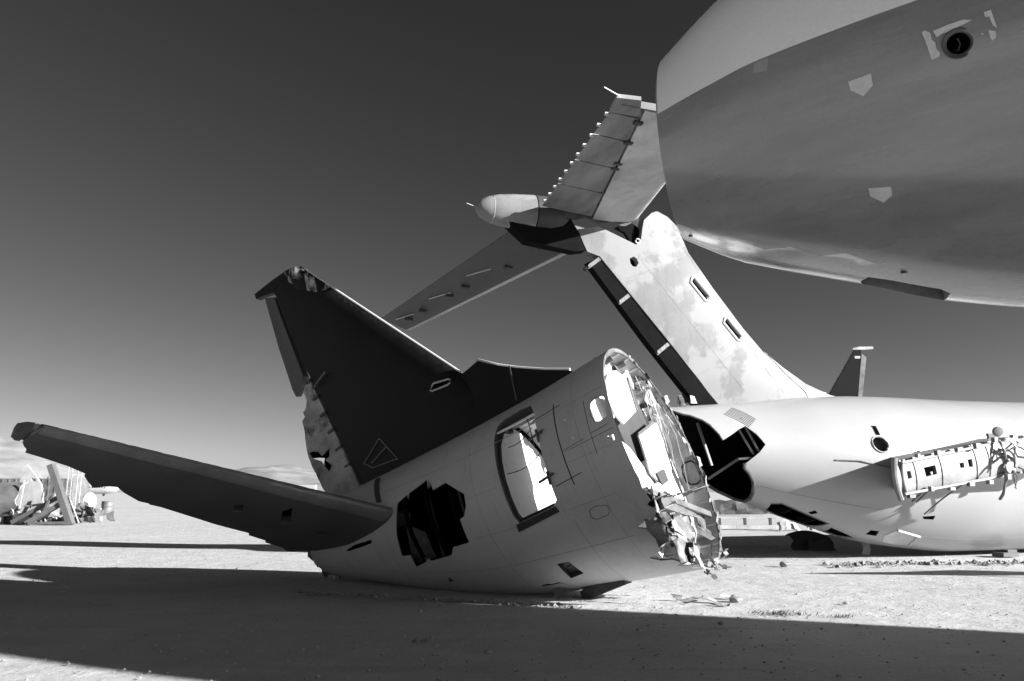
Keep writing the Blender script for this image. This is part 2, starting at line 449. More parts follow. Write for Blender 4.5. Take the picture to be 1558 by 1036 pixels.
def make_hills():
    from mathutils import noise as N
    # ridge heights (as seen from the yard) along bearing, built as real terrain 2 to 4 km away
    prof = [(-70, 200), (-45, 230), (-33, 185), (-30, 150), (-27.5, 92), (-24, 70), (-19, 78), (-16.5, 96), (-13, 80), (-8, 60), (0, 52), (12, 60), (30, 70), (60, 60)]
    def hgt(a):
        for (a0, h0), (a1, h1) in zip(prof, prof[1:]):
            if a0 <= a <= a1: return h0 + (h1 - h0) * (a - a0) / (a1 - a0)
        return 55
    vs = []; fs = []; na, nr = 300, 34
    for j in range(nr):
        for i in range(na):
            a = -70 + 130 * i / (na - 1); r = 2000 + 1800 * j / (nr - 1)
            x = r * math.sin(rad(a)); y = r * math.cos(rad(a))
            f = math.sin(math.pi * min(1, j / (nr - 1) * 1.0)) ** .8
            p = Vector((x * .0016, y * .0016, 0))
            rid = 1 - abs(N.noise(p * 2.2)) * 1.1
            h = hgt(a) * .95 * f * (.72 + .28 * rid) + f * 16 * N.noise(p * 6) + f * 6 * N.noise(p * 17)
            vs.append((x, y, h - 3))
    for j in range(nr - 1):
        for i in range(na - 1): fs.append((j * na + i, j * na + i + 1, (j + 1) * na + i + 1, (j + 1) * na + i))
    h = mesh_obj('hills', vs, fs, M['hill'], smooth=True, sharp=60); h['kind'] = 'structure'
make_hills()

# ================================================================== A: broken tail section
def build_tail():
    yaw, pit = rad(28.09), rad(22.36)
    a = Vector((math.cos(yaw) * math.cos(pit), -math.sin(yaw) * math.cos(pit), math.sin(pit)))
    st = Vector((-math.sin(yaw), -math.cos(yaw), 0)); up = st.cross(a)
    Fc = Vector((2.4145, 12.6575, 2.221))
    rot = frame_matrix(a, -st, up)
    base = Fc - 2.6 * a; base.z = 0
    root = thing('broken_tail_section', base, 'broken-off airliner tail section with black fin, torn open at its front end', 'aircraft tail', rot=rot)
    O = rot.to_matrix().transposed() @ (Fc - base)
    K = [0, 1.5, 3, 4.5, 6, 7.5, 9]
    b = Barrel(K, [1.85, 1.767, 1.742, 1.763, 1.787, 1.667, 1.534], [-1.85, -1.562, -1.234, -.652, .069, .784, 1.5], -1)
    P = lambda name, *r, **k: None
    # ---- skin with its openings
    door = [(1.40, 40.6), (1.65, 38.0), (1.94, 39.1), (2.07, 43.3), (2.11, 54.1), (2.11, 66.9), (2.11, 79.3), (2.11, 92.6), (2.10, 102.2), (2.06, 106.2), (1.41, 103.6), (1.31, 101.0), (1.30, 93.4), (1.28, 82.2), (1.27, 65.2), (1.31, 50.1)]
    win = [(.33, 65.3), (.29, 62.6), (.22, 61.7), (.10, 61.9), (.055, 63.0), (.045, 66), (.055, 71.8), (.10, 73.9), (.22, 74.6), (.30, 73.6), (.33, 70.5)]
    hole = [(4.25, 71.6), (4.01, 67.5), (4.0, 71.9), (3.97, 66.9), (3.55, 61.4), (3.54, 68.3), (3.45, 67.4), (3.43, 71.0), (3.15, 69.2), (2.82, 80.8), (2.84, 87.5), (2.94, 93.4), (3.04, 94.6), (3.06, 109.4), (3.4, 110.7), (3.52, 116.2), (3.99, 119.4), (4.01, 117.1), (4.11, 120.2), (4.38, 124.5), (4.34, 113.5), (4.53, 114.0), (4.44, 96.8), (4.34, 84.2)]
    small = [(.19, 82.3), (.08, 82.7), (.09, 85.4), (.14, 85.6), (.13, 83.9)]
    hatch = [(1.9, 135.3), (1.69, 135.6), (1.65, 147.2), (1.91, 149.8)]
    slot = [(2.47, 151.3), (2.15, 150.6), (2.05, 157.9), (2.15, 152.8), (2.46, 153.8)]
    slit = [(5.82, 106.2), (5.51, 100.5), (5.05, 97.0), (5.07, 100.2), (5.46, 104.4), (5.74, 107.2)]
    pwin = [(.33, -97), (.30, -92.6), (.22, -91), (.11, -91), (.06, -93), (.055, -99.5), (.09, -103.4), (.16, -104.6), (.26, -104), (.32, -101.5)]
    # front edge: clean cut above, torn below on the near side
    rg0 = random.Random(12)
    tear = [(rg0.uniform(0, .05), -90 + i * 6) for i in range(15)] + [(0, 0), (0, 40), (.0, 80), (.02, 97), (0, 104.4), (.03, 109.4), (0, 114.5), (.08, 116.3), (.0, 119.3), (.07, 122.9), (.17, 122.6), (.32, 124.2), (.40, 125.6), (.27, 127.4), (.17, 131.2), (.2, 136.0), (.34, 142.1), (.56, 145.2), (.44, 149.4), (.28, 150.5), (.22, 155), (.34, 158), (.12, 161), (.2, 166), (.05, 170), (.16, 176), (.03, 181), (.12, 187), (.0, 193), (.06, 199), (0, 206), (.03, 214), (0, 225), (.03, 232), (0, 238), (.05, 244), (.01, 250), (.04, 257), (0, 262)] + [(tear0, 270) for tear0 in ()]
    tear.append((tear[0][0], 270))
    rg = random.Random(5)
    tail_end = [(6.86 + rg.uniform(-.07, .07), 270 - i * 12) for i in range(31)]
    outer = tear + tail_end
    skin = b.skin('fuselage_skin', outer, [door, win, hole, small, hatch, slot, slit, pwin], [M['hull'], M['hull_in'], M['metal']], root, O, thick=.022, step=.15)
    skin.data.materials.append(M['void'])  # aft inside gets black, the shade behind the cut-out put into colour
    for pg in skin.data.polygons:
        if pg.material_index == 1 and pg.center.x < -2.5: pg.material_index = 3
    # ---- structure inside
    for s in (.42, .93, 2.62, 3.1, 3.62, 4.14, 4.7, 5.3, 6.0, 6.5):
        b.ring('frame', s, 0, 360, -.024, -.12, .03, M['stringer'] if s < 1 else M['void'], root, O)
    b.ring('frame', .02, -180, 100, -.024, -.06, .02, M['metal'], root, O)
    for i, t in enumerate(list(range(-172, -104, 8)) + [-84, -72, -60, -48, -36, -24, -12, 0, 12, 24, 36, 48]):
        mb = MB()
        pts = [b.pt(s, t, -.045) for s in (.03, .5, 1., 1.6, 2.3)]
        for p, q in zip(pts, pts[1:]): mb.beam(p, q, .028, .03, (0, 0, 1))
        mb.obj('stringer', M['stringer'], root, O)
    for t in (128, 140, 150, 160, 172):
        mb = MB(); pts = [b.pt(s, t, -.045) for s in (.5, 1., 1.6, 2.3)]
        for p, q in zip(pts, pts[1:]): mb.beam(p, q, .028, .03)
        mb.obj('stringer', M['metal_dull'], root, O)
    Y = lambda s, y, z: Vector((-s, -y, z))      # y towards the camera side
    def bulk(name, s, poly, mat, th=.03, jit=0.):
        return panel(name, [Y(s + jit * i, *p) for i, p in enumerate(poly)], (1, 0, 0), th, mat, root, O)
    def disc(s, r0=-.13):
        return [(b.pt(s, t, r0).y * -1, b.pt(s, t, r0).z) for t in range(0, 360, 12)]
    bulk('aft_bulkhead', 2.5, disc(2.5), M['bulkhead'])
    # cabin partitions standing close behind the break
    bulk('partition', .14, [(.29, 1.48), (-.10, 1.39), (.12, .78), (1.04, .47), (1.26, .62), (1.27, .85), (1.05, 1.18), (.70, 1.40)], M['wall'])
    bulk('partition', .345, [(1.0, .25), (1.70, .28), (1.64, .72), (1.45, 1.05), (1.0, 1.1)], M['wall'])
    bulk('partition', .25, [(-.30, 1.30), (-.60, 1.30), (-.52, .75), (-.41, .11), (.51, -.06), (1.0, -.05), (1.0, .6)], M['lining_grey'])
    bulk('partition', .125, [(.59, .32), (-.42, .60), (-.66, .62), (-.60, .28), (-.50, .13), (-.38, -.21), (.41, -.57), (.77, -.31)], M['wall'])
    bulk('partition', .20, [(1.66, .35), (1.03, .12), (.6, -.35), (.01, -.47), (.59, -.60), (1.6, -.52)], M['wall'])
    bulk('partition', .165, [(.29, .04), (-.45, .06), (-.42, -.45), (-.48, -.72), (-.12, -.70), (.59, -.50)], M['wall'])
    bulk('partition', .10, [(1.30, -.54), (.70, -.47), (.42, -.57), (1.10, -.70)], M['wall'])
    bulk('partition', .09, [(.62, -.32), (.15, -.24), (.18, -.44), (.60, -.52)], M['lining_grey'])
    bulk('partition', .76, [(1.5, -.6), (1.6, .8), (1.1, 1.35), (.4, 1.6), (-.78, 1.5), (-.22, -.5)], M['wall'])
    bulk('partition', .62, [(1.72, .5), (.2, .5), (.2, 1.6), (1.0, 1.35)], M['wall'])
    bulk('partition', .70, [(1.72, .48), (.42, .48), (.42, -.6), (1.62, -.6)], M['wall'])
    mb = MB(); mb.beam(Y(.10, -.43, .60), Y(.12, .58, .33), .03, .05); mb.obj('panel_edge', M['metal'], root, O)
    mb = MB(); mb.beam(Y(.11, -.10, 1.39), Y(.12, .12, .78), .03, .04); mb.obj('panel_edge', M['metal'], root, O)
    # side lining with a fallen edge on the far wall
    for t0, t1, s0, mt in ((-88, -62, .05, M['stringer']), (-62, -40, .12, M['stringer']), (-108, -88.5, .40, M['stringer'])):
        b.patch('side_lining', [(s0, t0), (1.9, t0), (1.9, t1), (s0 + .05, t1)], mt, root, O, off=-.075, th=.012)
    # far window frame
    b.ring  # (frames above)
    for nm, poly, o1 in (('window_frame', pwin, -.02), ('window_frame', win, .0)):
        mb = MB(); pts = [b.pt(p[0], p[1], o1 - (.03 if o1 < 0 else .012)) for p in densify([(q[0], q[1] * .033) for q in poly], .05)] if False else [b.pt(p[0], p[1], o1 - (.03 if o1 < 0 else .012)) for p in poly]
        mb.tube(pts + [pts[0]], .016 if o1 < 0 else .010, 6); mb.obj(nm, M['gasket'] if o1 < 0 else M['metal_dull'], root, O)
    # door surround: return flange round the opening and a sill
    dl = [(p[0], p[1]) for p in door]
    vs = []; fs = []; n = len(dl)
    for s, t in dl: vs += [b.pt(s, t, -.002), b.pt(s, t, -.16)]
    cx = sum(p[0] for p in dl) / n; cy = sum(p[1] for p in dl) / n
    for s, t in dl:
        s2 = cx + (s - cx) * (.95 if s > cx else .99); t2 = cy + (t - cy) * .98; vs += [b.pt(s2, t2, -.165), b.pt(cx + (s - cx) * 1.03, cy + (t - cy) * 1.02, -.19)]
    for i in range(n):
        j = (i + 1) % n
        fs += [(2 * i, 2 * j, 2 * j + 1, 2 * i + 1), (2 * i + 1, 2 * j + 1, 2 * n + 2 * j, 2 * n + 2 * i), (2 * n + 2 * i, 2 * n + 2 * j, 2 * n + 2 * j + 1, 2 * n + 2 * i + 1)]
    dfm = mesh_obj('door_frame', vs, fs, M['dark_grey'], root, O)
    mb = MB(); pts = [b.pt(cx + (p[0] - cx) * .97, cy + (p[1] - cy) * .98, -.10) for p in dl[2:11]]; mb.tube(pts, .018, 6); mb.obj('door_seal', M['gasket'], dfm)
    b.patch('door_sill', [(2.12, 106.6), (2.14, 110.9), (1.35, 106.9), (1.38, 103.8)], M['gasket'], root, O, off=.012, th=.05)
    for (s, t) in ((1.28, 67), (1.29, 90)):
        mb = MB(); c = b.pt(s, t, .03)
        mb.beam(c + Vector((-.16, 0, .0)), c + Vector((.10, 0, .035)), .03, .035); mb.beam(c + Vector((.02, 0, .1)), c + Vector((.0, 0, -.10)), .035, .03)
        mb.beam(c + Vector((.02, .02, .02)), c + Vector((.13, .03, .06)), .012, .012)
        mb.obj('door_hinge', M['steel'], root, O)
    # cables across the doorway
    for (s0, t0), (s1, t1), dp in (((1.30, 75), (2.0, 78), .07), ((1.4, 58), (1.9, 62), .05), ((1.5, 46), (1.42, 70), .02)):
        p, q = b.pt(s0, t0, -.04), b.pt(s1, t1, -.09); mb = MB()
        mb.tube([p.lerp(q, i / 8) - Vector((0, 0, dp * math.sin(math.pi * i / 8))) for i in range(9)], .007, 5); mb.obj('cable', M['gasket'], root, O)
    # marked cut lines and scuffs on the skin
    for p, q, w in (((.94, 51.3), (.94, 97.2), .018), ((1.34, 55.4), (.82, 54.3), .013), ((1.24, 94.9), (.76, 93.1), .013), ((.92, 80), (.55, 79), .006), ((.40, 60), (.42, 88), .006), ((.05, 80), (.9, 81), .005), ((.40, 78), (.10, 77.4), .006)):
        b.line('cut_line', p, q, w, M['gasket'], root, O)
    for p, q, w in (((.05, 57), (6.6, 57), .006), ((.05, 86.5), (.9, 86.5), .005), ((2.2, 84), (2.8, 84), .005), ((.4, 107), (2.9, 108), .006), ((.5, 129), (6.6, 131), .006), ((2.62, 5), (2.62, 160), .005), ((4.72, 20), (4.72, 64), .005), ((4.72, 88), (4.72, 165), .005), ((5.9, 20), (5.9, 150), .005), ((.60, 20), (.60, 150), .004), ((1.2, 20), (1.2, 39), .004), ((1.2, 112), (1.2, 165), .004)):
        b.line('skin_seam', p, q, w, M['seam'], root, O, off=.0015, n=30)
    oct_ = [(.91, 110.8), (.8, 109.8), (.63, 110.8), (.62, 113.3), (.68, 115.5), (.88, 116.0), (.94, 114.4)]
    for p, q in zip(oct_, oct_[1:] + oct_[:1]): b.line('cut_line', p, q, .006, M['steel'], root, O, n=3)
    b.patch('rib_strap', [(5.01, 28.3), (4.86, 30.8), (4.64, 66), (4.76, 65)], M['gasket'], root, O, off=.012, th=.02)
    # lower hatch: recessed pan
    vs = []; c4 = hatch
    for s, t in c4: vs += [b.pt(s, t, -.004), b.pt(s, t, -.09)]
    fs = [(2 * i, 2 * ((i + 1) % 4), 2 * ((i + 1) % 4) + 1, 2 * i + 1) for i in range(4)] + [(1, 3, 5, 7)]
    pan = mesh_obj('service_hatch', vs, fs, M['dark_grey'], root, O, smooth=False)
    mb = MB(); c = b.pt(1.76, 138.5, -.07); nn = (b.pt(1.76, 138.5, 1) - c).normalized()
    q = nn.to_track_quat('X', 'Z').to_matrix().to_4x4(); mb.lathe([(.075, 0), (.075, .04), (.05, .05), (.05, .03), (.01, .03)], 16, Matrix.Translation(c) @ q); mb.obj('filler_cap', M['metal'], pan)
    # skid and rag beneath
    mb = MB(); c = b.pt(1.65, 170, -.02); mb.box(c + Vector((0, 0, -.05)), .75, .30, .16); mb.obj('tail_skid', M['gasket'], root, O)
    panel('torn_strip', [b.pt(2.35, 158, .0), b.pt(2.25, 158, 0), b.pt(2.2, 158, 0) + Vector((.1, -.05, -.2)), b.pt(2.28, 158, 0) + Vector((.0, -.02, -.12)), b.pt(2.36, 158, 0) + Vector((.05, -.05, -.3)), b.pt(2.4, 158, 0) + Vector((0, -.05, -.28))], (0, 1, 0), .006, M['scrap_mid'], root, O)
    # inside the big jagged cut-out
    panel('inner_web', [Y(4.35, 1.0, .55), Y(4.05, .95, .3), Y(4.0, .95, -.15), Y(4.5, .9, -.1)], (0, 1, .1), .02, M['metal_dull'], root, O)
    panel('inner_web', [Y(2.85, 1.35, .75), Y(2.7, 1.3, .3), Y(2.8, 1.35, .0), Y(2.95, 1.1, .2)], (1, 0.4, 0), .02, M['metal_dull'], root, O)
    for x in (3.2, 3.8):
        mb = MB(); mb.beam(Y(x, .9, 1.3), Y(x + .1, .9, -.6), .05, .04); mb.obj('inner_strut', M['scrap_dark'], root, O)
    # jagged lips bent at the cut-out corners
    for (p1, p2, p3) in (((4.0, 71.9), (3.97, 66.9), (3.93, 70)), ((3.54, 68.3), (3.45, 67.4), (3.49, 64)), ((4.01, 117.1), (4.09, 119.9), (4.05, 115))):
        panel('bent_lip', [b.pt(*p1), b.pt(*p2), b.pt(p3[0], p3[1], .05)], (0, 1, 0), .008, M['metal'], root, O)
    # ---- torn floor, beams and sheet at the break
    def crm(name, s, y, z, w, h, ex, ey, amp, mat, sd, curl=0., poly=None):
        r_ = random.Random(sd)
        poly = poly or jag([(-w / 2, -h / 2), (w / 2, -h / 2), (w / 2, h / 2), (-w / 2, h / 2)], min(w, h) * .16, r_, .11)
        return crumple(name, poly, Y(s, y, z), ex, ey, amp, mat, root, O, sd, min(w, h) / 5, curl=curl)
    crm('floor_panel', .42, .0, -.66, .9, 2.9, (-1, 0, .0), (0, -1, -.06), .03, M['metal_dull'], 3)
    crm('floor_panel', .30, .75, -.80, .55, 1.0, (-1, 0, .15), (0, -1, -.2), .04, M['metal'], 4)
    for i, (y, z) in enumerate(((.9, -.8), (.3, -.86), (-.3, -.9), (-.9, -.9))):
        mb = MB(); mb.beam(Y(.06 + .04 * i, y + .2, z), Y(.10 + .03 * i, y - .45, z - .06), .05, .16, (0, 0, 1)); mb.obj('floor_beam', M['metal'], root, O)
    mb = MB(); mb.beam(Y(.08, 1.25, -.62), Y(.1, -1.45, -1.02), .04, .10); mb.obj('floor_beam', M['metal'], root, O)
    specs = [('torn_sheet', .02, 1.18, -1.52, .26, .30, M['metal_dull']), ('torn_sheet', -.10, .95, -1.62, .36, .34, M['lining']), ('torn_sheet', .12, 1.42, -1.18, .30, .4, M['dent']),
             ('torn_sheet', .10, .6, -1.45, .36, .32, M['metal']), ('torn_sheet', .15, .1, -1.55, .4, .3, M['dent']), ('torn_sheet', .08, .5, -1.15, .4, .42, M['metal_dull']),
             ('torn_sheet', .14, 1.0, -1.05, .34, .4, M['dent']), ('torn_sheet', .05, -.25, -1.3, .22, .4, M['metal']), ('torn_sheet', .08, -.5, -1.6, .3, .18, M['metal_dull']),
             ('torn_sheet', .05, 1.35, -.75, .3, .32, M['lining']), ('torn_sheet', .12, .95, -.75, .35, .22, M['lining_grey']), ('torn_sheet', .15, .2, -1.0, .22, .3, M['metal']), ('torn_sheet', .06, .8, -1.3, .12, .5, M['lining']), ('torn_sheet', .05, .2, -1.35, .10, .6, M['lining'])]
    rg = random.Random(21)
    for i, (nm, s, y, z, w, h, mt) in enumerate(specs):
        ex = Vector((rg.uniform(-.5, .5), -1, rg.uniform(-.5, .5))); ey0 = Vector((rg.uniform(-.6, .6), rg.uniform(-.3, .3), 1))
        ey = (ey0 - ex * ey0.dot(ex) / ex.dot(ex))
        crm(nm, s, y, z, w, h, ex, ey, .06, mt, 30 + i, curl=rg.uniform(-.5, .5))
    for i in range(9):      # small twisted strips of skin along the tear
        y = 1.55 - i * .28 + rg.uniform(-.08, .08); z = -1.0 - .75 * min(1, i / 4.) + rg.uniform(-.06, .06)
        mb = MB(); p = Y(.06, y, z); pts = [p]
        d = Vector((rg.uniform(.0, .9), rg.uniform(-.6, .6), rg.uniform(-.9, .1)))
        for k in range(4): d += Vector((rg.uniform(-.4, .4), rg.uniform(-.4, .4), rg.uniform(-.3, .3))); pts.append(pts[-1] + d.normalized() * .07)
        for p, q in zip(pts, pts[1:]): mb.beam(p, q, .07, .008, (rg.uniform(-1, 1), .3, .5))
        mb.obj('torn_strip', M['metal'], root, O)
    for i in range(22):     # buckled skin and floor plates packed into the lower break
        y = rg.uniform(-1.0, 1.35); z = rg.uniform(-1.62, -.85)
        if y * y + z * z > 1.62 ** 2: z = -math.sqrt(max(.1, 1.58 ** 2 - y * y))
        w, h = rg.uniform(.14, .42), rg.uniform(.12, .34); a0 = rg.uniform(-.6, .6)
        ex = Vector((rg.uniform(-.45, .45), -math.cos(a0), math.sin(a0))); e0 = Vector((rg.uniform(-.5, .5), math.sin(a0), math.cos(a0))); ey = e0 - ex * e0.dot(ex) / ex.dot(ex)
        crm('torn_sheet', rg.uniform(.08, .4), y, z, w, h, ex, ey, .05, M[rg.choice(['metal', 'metal_dull', 'lining', 'metal', 'dent'])], 200 + i, curl=rg.uniform(-.6, .6))
    for i in range(26):     # small curled flaps of skin all along the far rim
        th = -178 + i * 6.6 + rg.uniform(-2, 2); c = b.pt(rg.uniform(-.02, .05), th, rg.uniform(-.10, -.01)); w = rg.uniform(.03, .11)
        tg = (b.pt(0, th + 1) - b.pt(0, th)).normalized(); nr_ = (b.pt(0, th, .1) - b.pt(0, th)).normalized()
        crumple('rim_flap', jag([(-w, -w * .5), (w, -w * .5), (w * .8, w * .5), (-w * .7, w * .6)], w * .2, rg, .05), c, tg + Vector((rg.uniform(-.3, .3), 0, 0)), nr_ + Vector((rg.uniform(-.4, .4), 0, 0)), .03, M['lining'] if i % 2 else M['metal'], root, O, 300 + i, w * .4, .006, 8)
    # ceiling: insulation blankets, ducts, brackets
    for i in range(11):
        t = -62 + i * 9.5; c = b.pt(.12 + rg.uniform(0, .2), t, -.16 - rg.uniform(0, .14))
        crumple('insulation', jag([(-.17, -.13), (.17, -.13), (.17, .13), (-.17, .13)], .05, rg, .08), c, (rg.uniform(-.5, .5), 1, rg.uniform(-.6, .6)), (rg.uniform(-.6, .6), 0, 1), .09, M['lining'] if i % 3 else M['metal'], root, O, 50 + i, .05)
    for i in range(5):
        t = -50 + 20 * i; mb = MB(); p = b.pt(.1, t, -.12); q = b.pt(.9, t + 4, -.16); mb.tube([p, p.lerp(q, .5), q], .05, 8); mb.obj('duct', M['metal'], root, O)
    # hanging wires
    for i in range(13):
        y0 = rg.uniform(-1.35, -.35); z0 = math.sqrt(max(.05, 1.66 ** 2 - y0 * y0)) - .03
        L_ = rg.uniform(.4, 1.9); s = rg.uniform(.0, .2); mb = MB(); p = Y(s, y0, z0); pts = [p]
        dx, dy = rg.uniform(-.05, .05), rg.uniform(-.08, .22)
        for k in range(1, 10):
            f = k / 9
            # they hang along world down, which leans forward in the tail's own axes
            pts.append(p + Vector((-.38 * .25, 0, -.92)) * L_ * f + Vector((dx * math.sin(5 * f), dy * math.sin(3.2 * f), 0)) + Vector((rg.uniform(-.015, .015), rg.uniform(-.02, .02), 0)))
        mb.tube(pts, rg.choice([.004, .006, .010]), 5); mb.obj('hanging_wire', M['trim'] if i % 3 else M['metal_dull'], root, O)
    # ---- fin
    fm = lambda u, v, t: Vector((-u, -t, v))
    def le(z): return 2.91 + (z - 2.85) * (5.69 - 2.91) / (6.78 - 2.85)
    def te(z): return 5.72 + (z - 1.8) * (6.52 - 5.72) / (6.5 - 1.8)
    def tf(u, v):
        x = (u - le(v)) / max(.3, te(v) + .9 - le(v)); return max(.006, .17 * (1.15 - .07 * v) * foil(x))
    fin = [(2.91, 2.85), (3.5, 3.68), (4.18, 4.645), (5.5, 6.51), (5.69, 6.76), (6.0, 6.8), (6.44, 6.5), (6.35, 5.5), (6.2, 4.6), (5.66, 1.74), (5.6, 1.45), (2.4, 1.45), (2.55, 2.2)]
    oval = [(3.50, 2.86), (3.46, 2.89), (3.16, 2.835), (3.12, 2.80), (3.15, 2.75), (3.2, 2.735), (3.53, 2.765), (3.57, 2.79)]
    ex = []
    for i in range(34):
        z = 1.5 + i * .155
        for d in (.012, .035, .08, .16, .3): ex.append((le(z) + d, z))
    f = wing_slab('fin', fin, [oval], tf, fm, [M['black_paint']], root, O, .22, ex)
    wing_slab('scuffed_fin_tip', [(5.02, 5.85), (5.5, 6.53), (5.69, 6.8), (6.06, 6.83), (6.0, 6.55), (5.8, 6.25), (5.4, 5.95)], [], lambda u, v: tf(u, v) + .006, fm, [M['black_tip']], f, None, .1)
    wing_slab('fin_cap', [(6.02, 6.85), (6.5, 6.84), (7.0, 6.80), (6.99, 6.67), (6.8, 6.64), (6.5, 6.56), (6.08, 6.76)], [], lambda u, v: .07, fm, [M['black_paint']], f, None, .12)
    mb = MB(); pts = [fm(le(z) - .002, z, 0) for z in (2.87, 3.5, 4.3)]; mb.tube(pts, .024, 8); mb.obj('leading_edge', M['trim'], f)
    mb = MB(); pts = [fm(le(z) - .002, z, 0) for z in (4.3, 5.2, 6.0, 6.6)]; mb.tube(pts, .024, 8); mb.obj('leading_edge', M['trim'], f)
    wing_slab('pocket_floor', [(3.6, 2.7), (3.6, 2.92), (3.08, 2.92), (3.08, 2.7)], [], lambda u, v: .05, fm, [M['void']], f, None, .2)
    mb = MB(); pts = [fm(u, v, tf(u, v) + .004) for u, v in oval]; mb.tube(pts + [pts[0]], .02, 6); mb.obj('pocket_rim', M['trim'], f)
    # root inspection frame near the rudder
    fr = [(5.45, 2.16), (4.94, 2.45), (4.67, 1.92), (5.28, 2.0), (5.28, 2.09), (4.84, 2.23)]
    for i, j in ((0, 1), (1, 2), (2, 3), (4, 5), (3, 0)):
        mb = MB(); mb.beam(fm(*fr[i], tf(*fr[i]) + .01), fm(*fr[j], tf(*fr[j]) + .01), .025, .02); mb.obj('root_brace', M['scrap_mid'], f)
    mb = MB(); mb.beam(fm(6.05, 4.08, .16), fm(5.68, 4.22, .19), .03, .03); mb.obj('hinge_arm', M['scrap_mid'], f)
    panel('seam_strip', [fm(1.95, 2.5, .1), fm(1.92, 2.5, .1), fm(2.0, 1.85, .14), fm(2.03, 1.85, .14)], (0, 1, 0), .01, M['dark_grey'], f)
    # dorsal fillet ahead of the fin, with its step
    wing_slab('dorsal_fin', [(2.885, 2.82), (2.51, 2.90), (2.16, 2.62), (1.82, 2.40), (1.37, 2.14), (.95, 1.93), (.80, 1.75), (.9, 1.5), (3.4, 1.5), (3.25, 2.4)], [],
              lambda u, v: .03 + .15 * max(0, min(1, (2.95 - v) / 1.2)) * min(1, max(0, u - .8) / 1.6) , fm, [M['black_paint']], root, O, .18)
    mb = MB(); mb.tube([fm(u, v, 0) for u, v in ((2.54, 2.91), (2.51, 2.915), (2.16, 2.635), (1.82, 2.415), (1.37, 2.155), (.95, 1.945))], .034, 8); mb.obj('dorsal_edge', M['trim'], root, O)
    # rudder: upper half hangs on, lower half bleached and holed
    fmr = lambda u, v, t: Vector((-u, -(t + .26 * (u - te(v))), v))     # lower half swung towards the sun
    rg2 = random.Random(9)
    r1 = [(6.80, 6.60), (6.52, 6.46), (6.42, 5.5), (6.29, 4.45), (6.36, 4.36), (6.42, 4.30), (6.5, 4.21), (6.57, 4.13), (6.66, 4.16), (6.71, 4.35), (6.78, 5.36)]
    wing_slab('rudder', r1, [], lambda u, v: max(.02, .11 - .2 * (u - 6.3)), fm, [M['dark_grey']], root, O, .15)
    bf = [(6.585, 2.87), (6.50, 2.865), (6.39, 2.81), (6.34, 2.70), (6.13, 2.79), (6.18, 2.62), (6.29, 2.60), (6.17, 2.43), (6.27, 2.34), (6.4, 2.62), (6.53, 2.72)]
    r2 = [(6.24, 4.40), (6.12, 3.95), (5.80, 2.30), (5.69, 1.73), (5.76, 1.62), (6.10, 1.75), (6.42, 1.92), (6.5, 2.2), (6.56, 2.5), (6.61, 2.78), (6.62, 2.92), (6.60, 3.18), (6.56, 3.3), (6.56, 3.56), (6.50, 3.6), (6.51, 3.73), (6.44, 3.76), (6.37, 3.93), (6.42, 4.12), (6.33, 4.2)]
    r2 = jag(r2, .012, rg2, .09)
    wing_slab('dark_hole_backing', [(6.60, 2.92), (6.36, 2.86), (6.30, 2.74), (6.10, 2.84), (6.12, 2.5), (6.12, 2.30), (6.33, 2.30), (6.34, 2.56), (6.30, 2.64), (6.42, 2.70), (6.5, 2.72), (6.6, 2.8)], [], lambda u, v: .004, fmr, [M['void']], root, O, .1)  # black plate added to paint the darkness inside the rudder's torn hole
    wing_slab('rudder_remnant', r2, [bf], lambda u, v: max(.02, .13 - .18 * (u - 5.7)), fmr, [M['rud_old']], root, O, .15)
    for z in (4.3, 3.9, 3.5, 3.1, 2.7, 2.3):
        mb = MB(); u0 = te(z) - .02; mb.beam(fm(u0, z, .10), fm(u0 + .16, z - .03, .10), .04, .05); mb.obj('rudder_hinge', M['metal_dull'], root, O)
    # ---- horizontal stabiliser on the near side
    P0 = Vector((-4.38, -1.199, .801)); i8, g = rad(8), rad(20)
    ch = Vector((-math.cos(i8), 0, math.sin(i8))); sp = Vector((math.sin(i8) * math.sin(g), -math.cos(g), math.cos(i8) * math.sin(g))); nn = ch.cross(sp).normalized()
    if nn.z < 0: nn = -nn
    sm = lambda u, v, t: P0 + ch * u + sp * v + nn * t
    sle = lambda v: v * 1.93 / 4.98
    def stf(u, v): return max(.008, (.185 - .018 * v) * foil((u - sle(v)) / (3.1 - .33 * max(v, 0))))
    so_ = [(-.1, -.35), (0, 0), (.63, 1.63), (1.07, 2.81), (1.51, 3.94), (1.93, 4.98), (2.06, 5.03), (2.36, 4.97), (2.44, 4.9), (2.52, 4.80), (2.62, 4.77), (2.58, 4.6), (2.56, 4.48), (2.52, 4.2), (2.54, 3.9), (2.63, 3.86), (2.81, 3.67), (2.86, 3.6), (2.96, 3.5), (2.88, 3.47), (2.75, 3.45), (2.66, 3.42), (2.58, 3.35), (2.63, 3.25), (2.69, 3.15), (2.80, 2.80), (2.74, 2.66), (2.77, 2.62), (2.7, 2.47), (2.6, 1.84), (2.55, 1.5), (2.48, 1.26), (2.37, .92), (2.46, .84), (2.41, .49), (2.5, .42), (2.43, .08), (2.52, -.14), (2.0, -.35)]
    holes = [[(1.62, 1.94), (1.45, 1.88), (1.71, 1.69), (1.83, 1.79)], [(1.16, 1.35), (.97, 1.33), (1.4, .93), (1.53, 1.03)], [(1.30, .45), (1.18, .30), (1.24, .08), (1.36, .22)]]
    ex = []
    for i in range(34):
        v = -.3 + i * .16
        for d in (.012, .035, .08, .16, .28): ex.append((sle(v) + d, v))
    sb = wing_slab('stabiliser', so_, holes, stf, sm, [M['stab']], root, O, .2, ex)
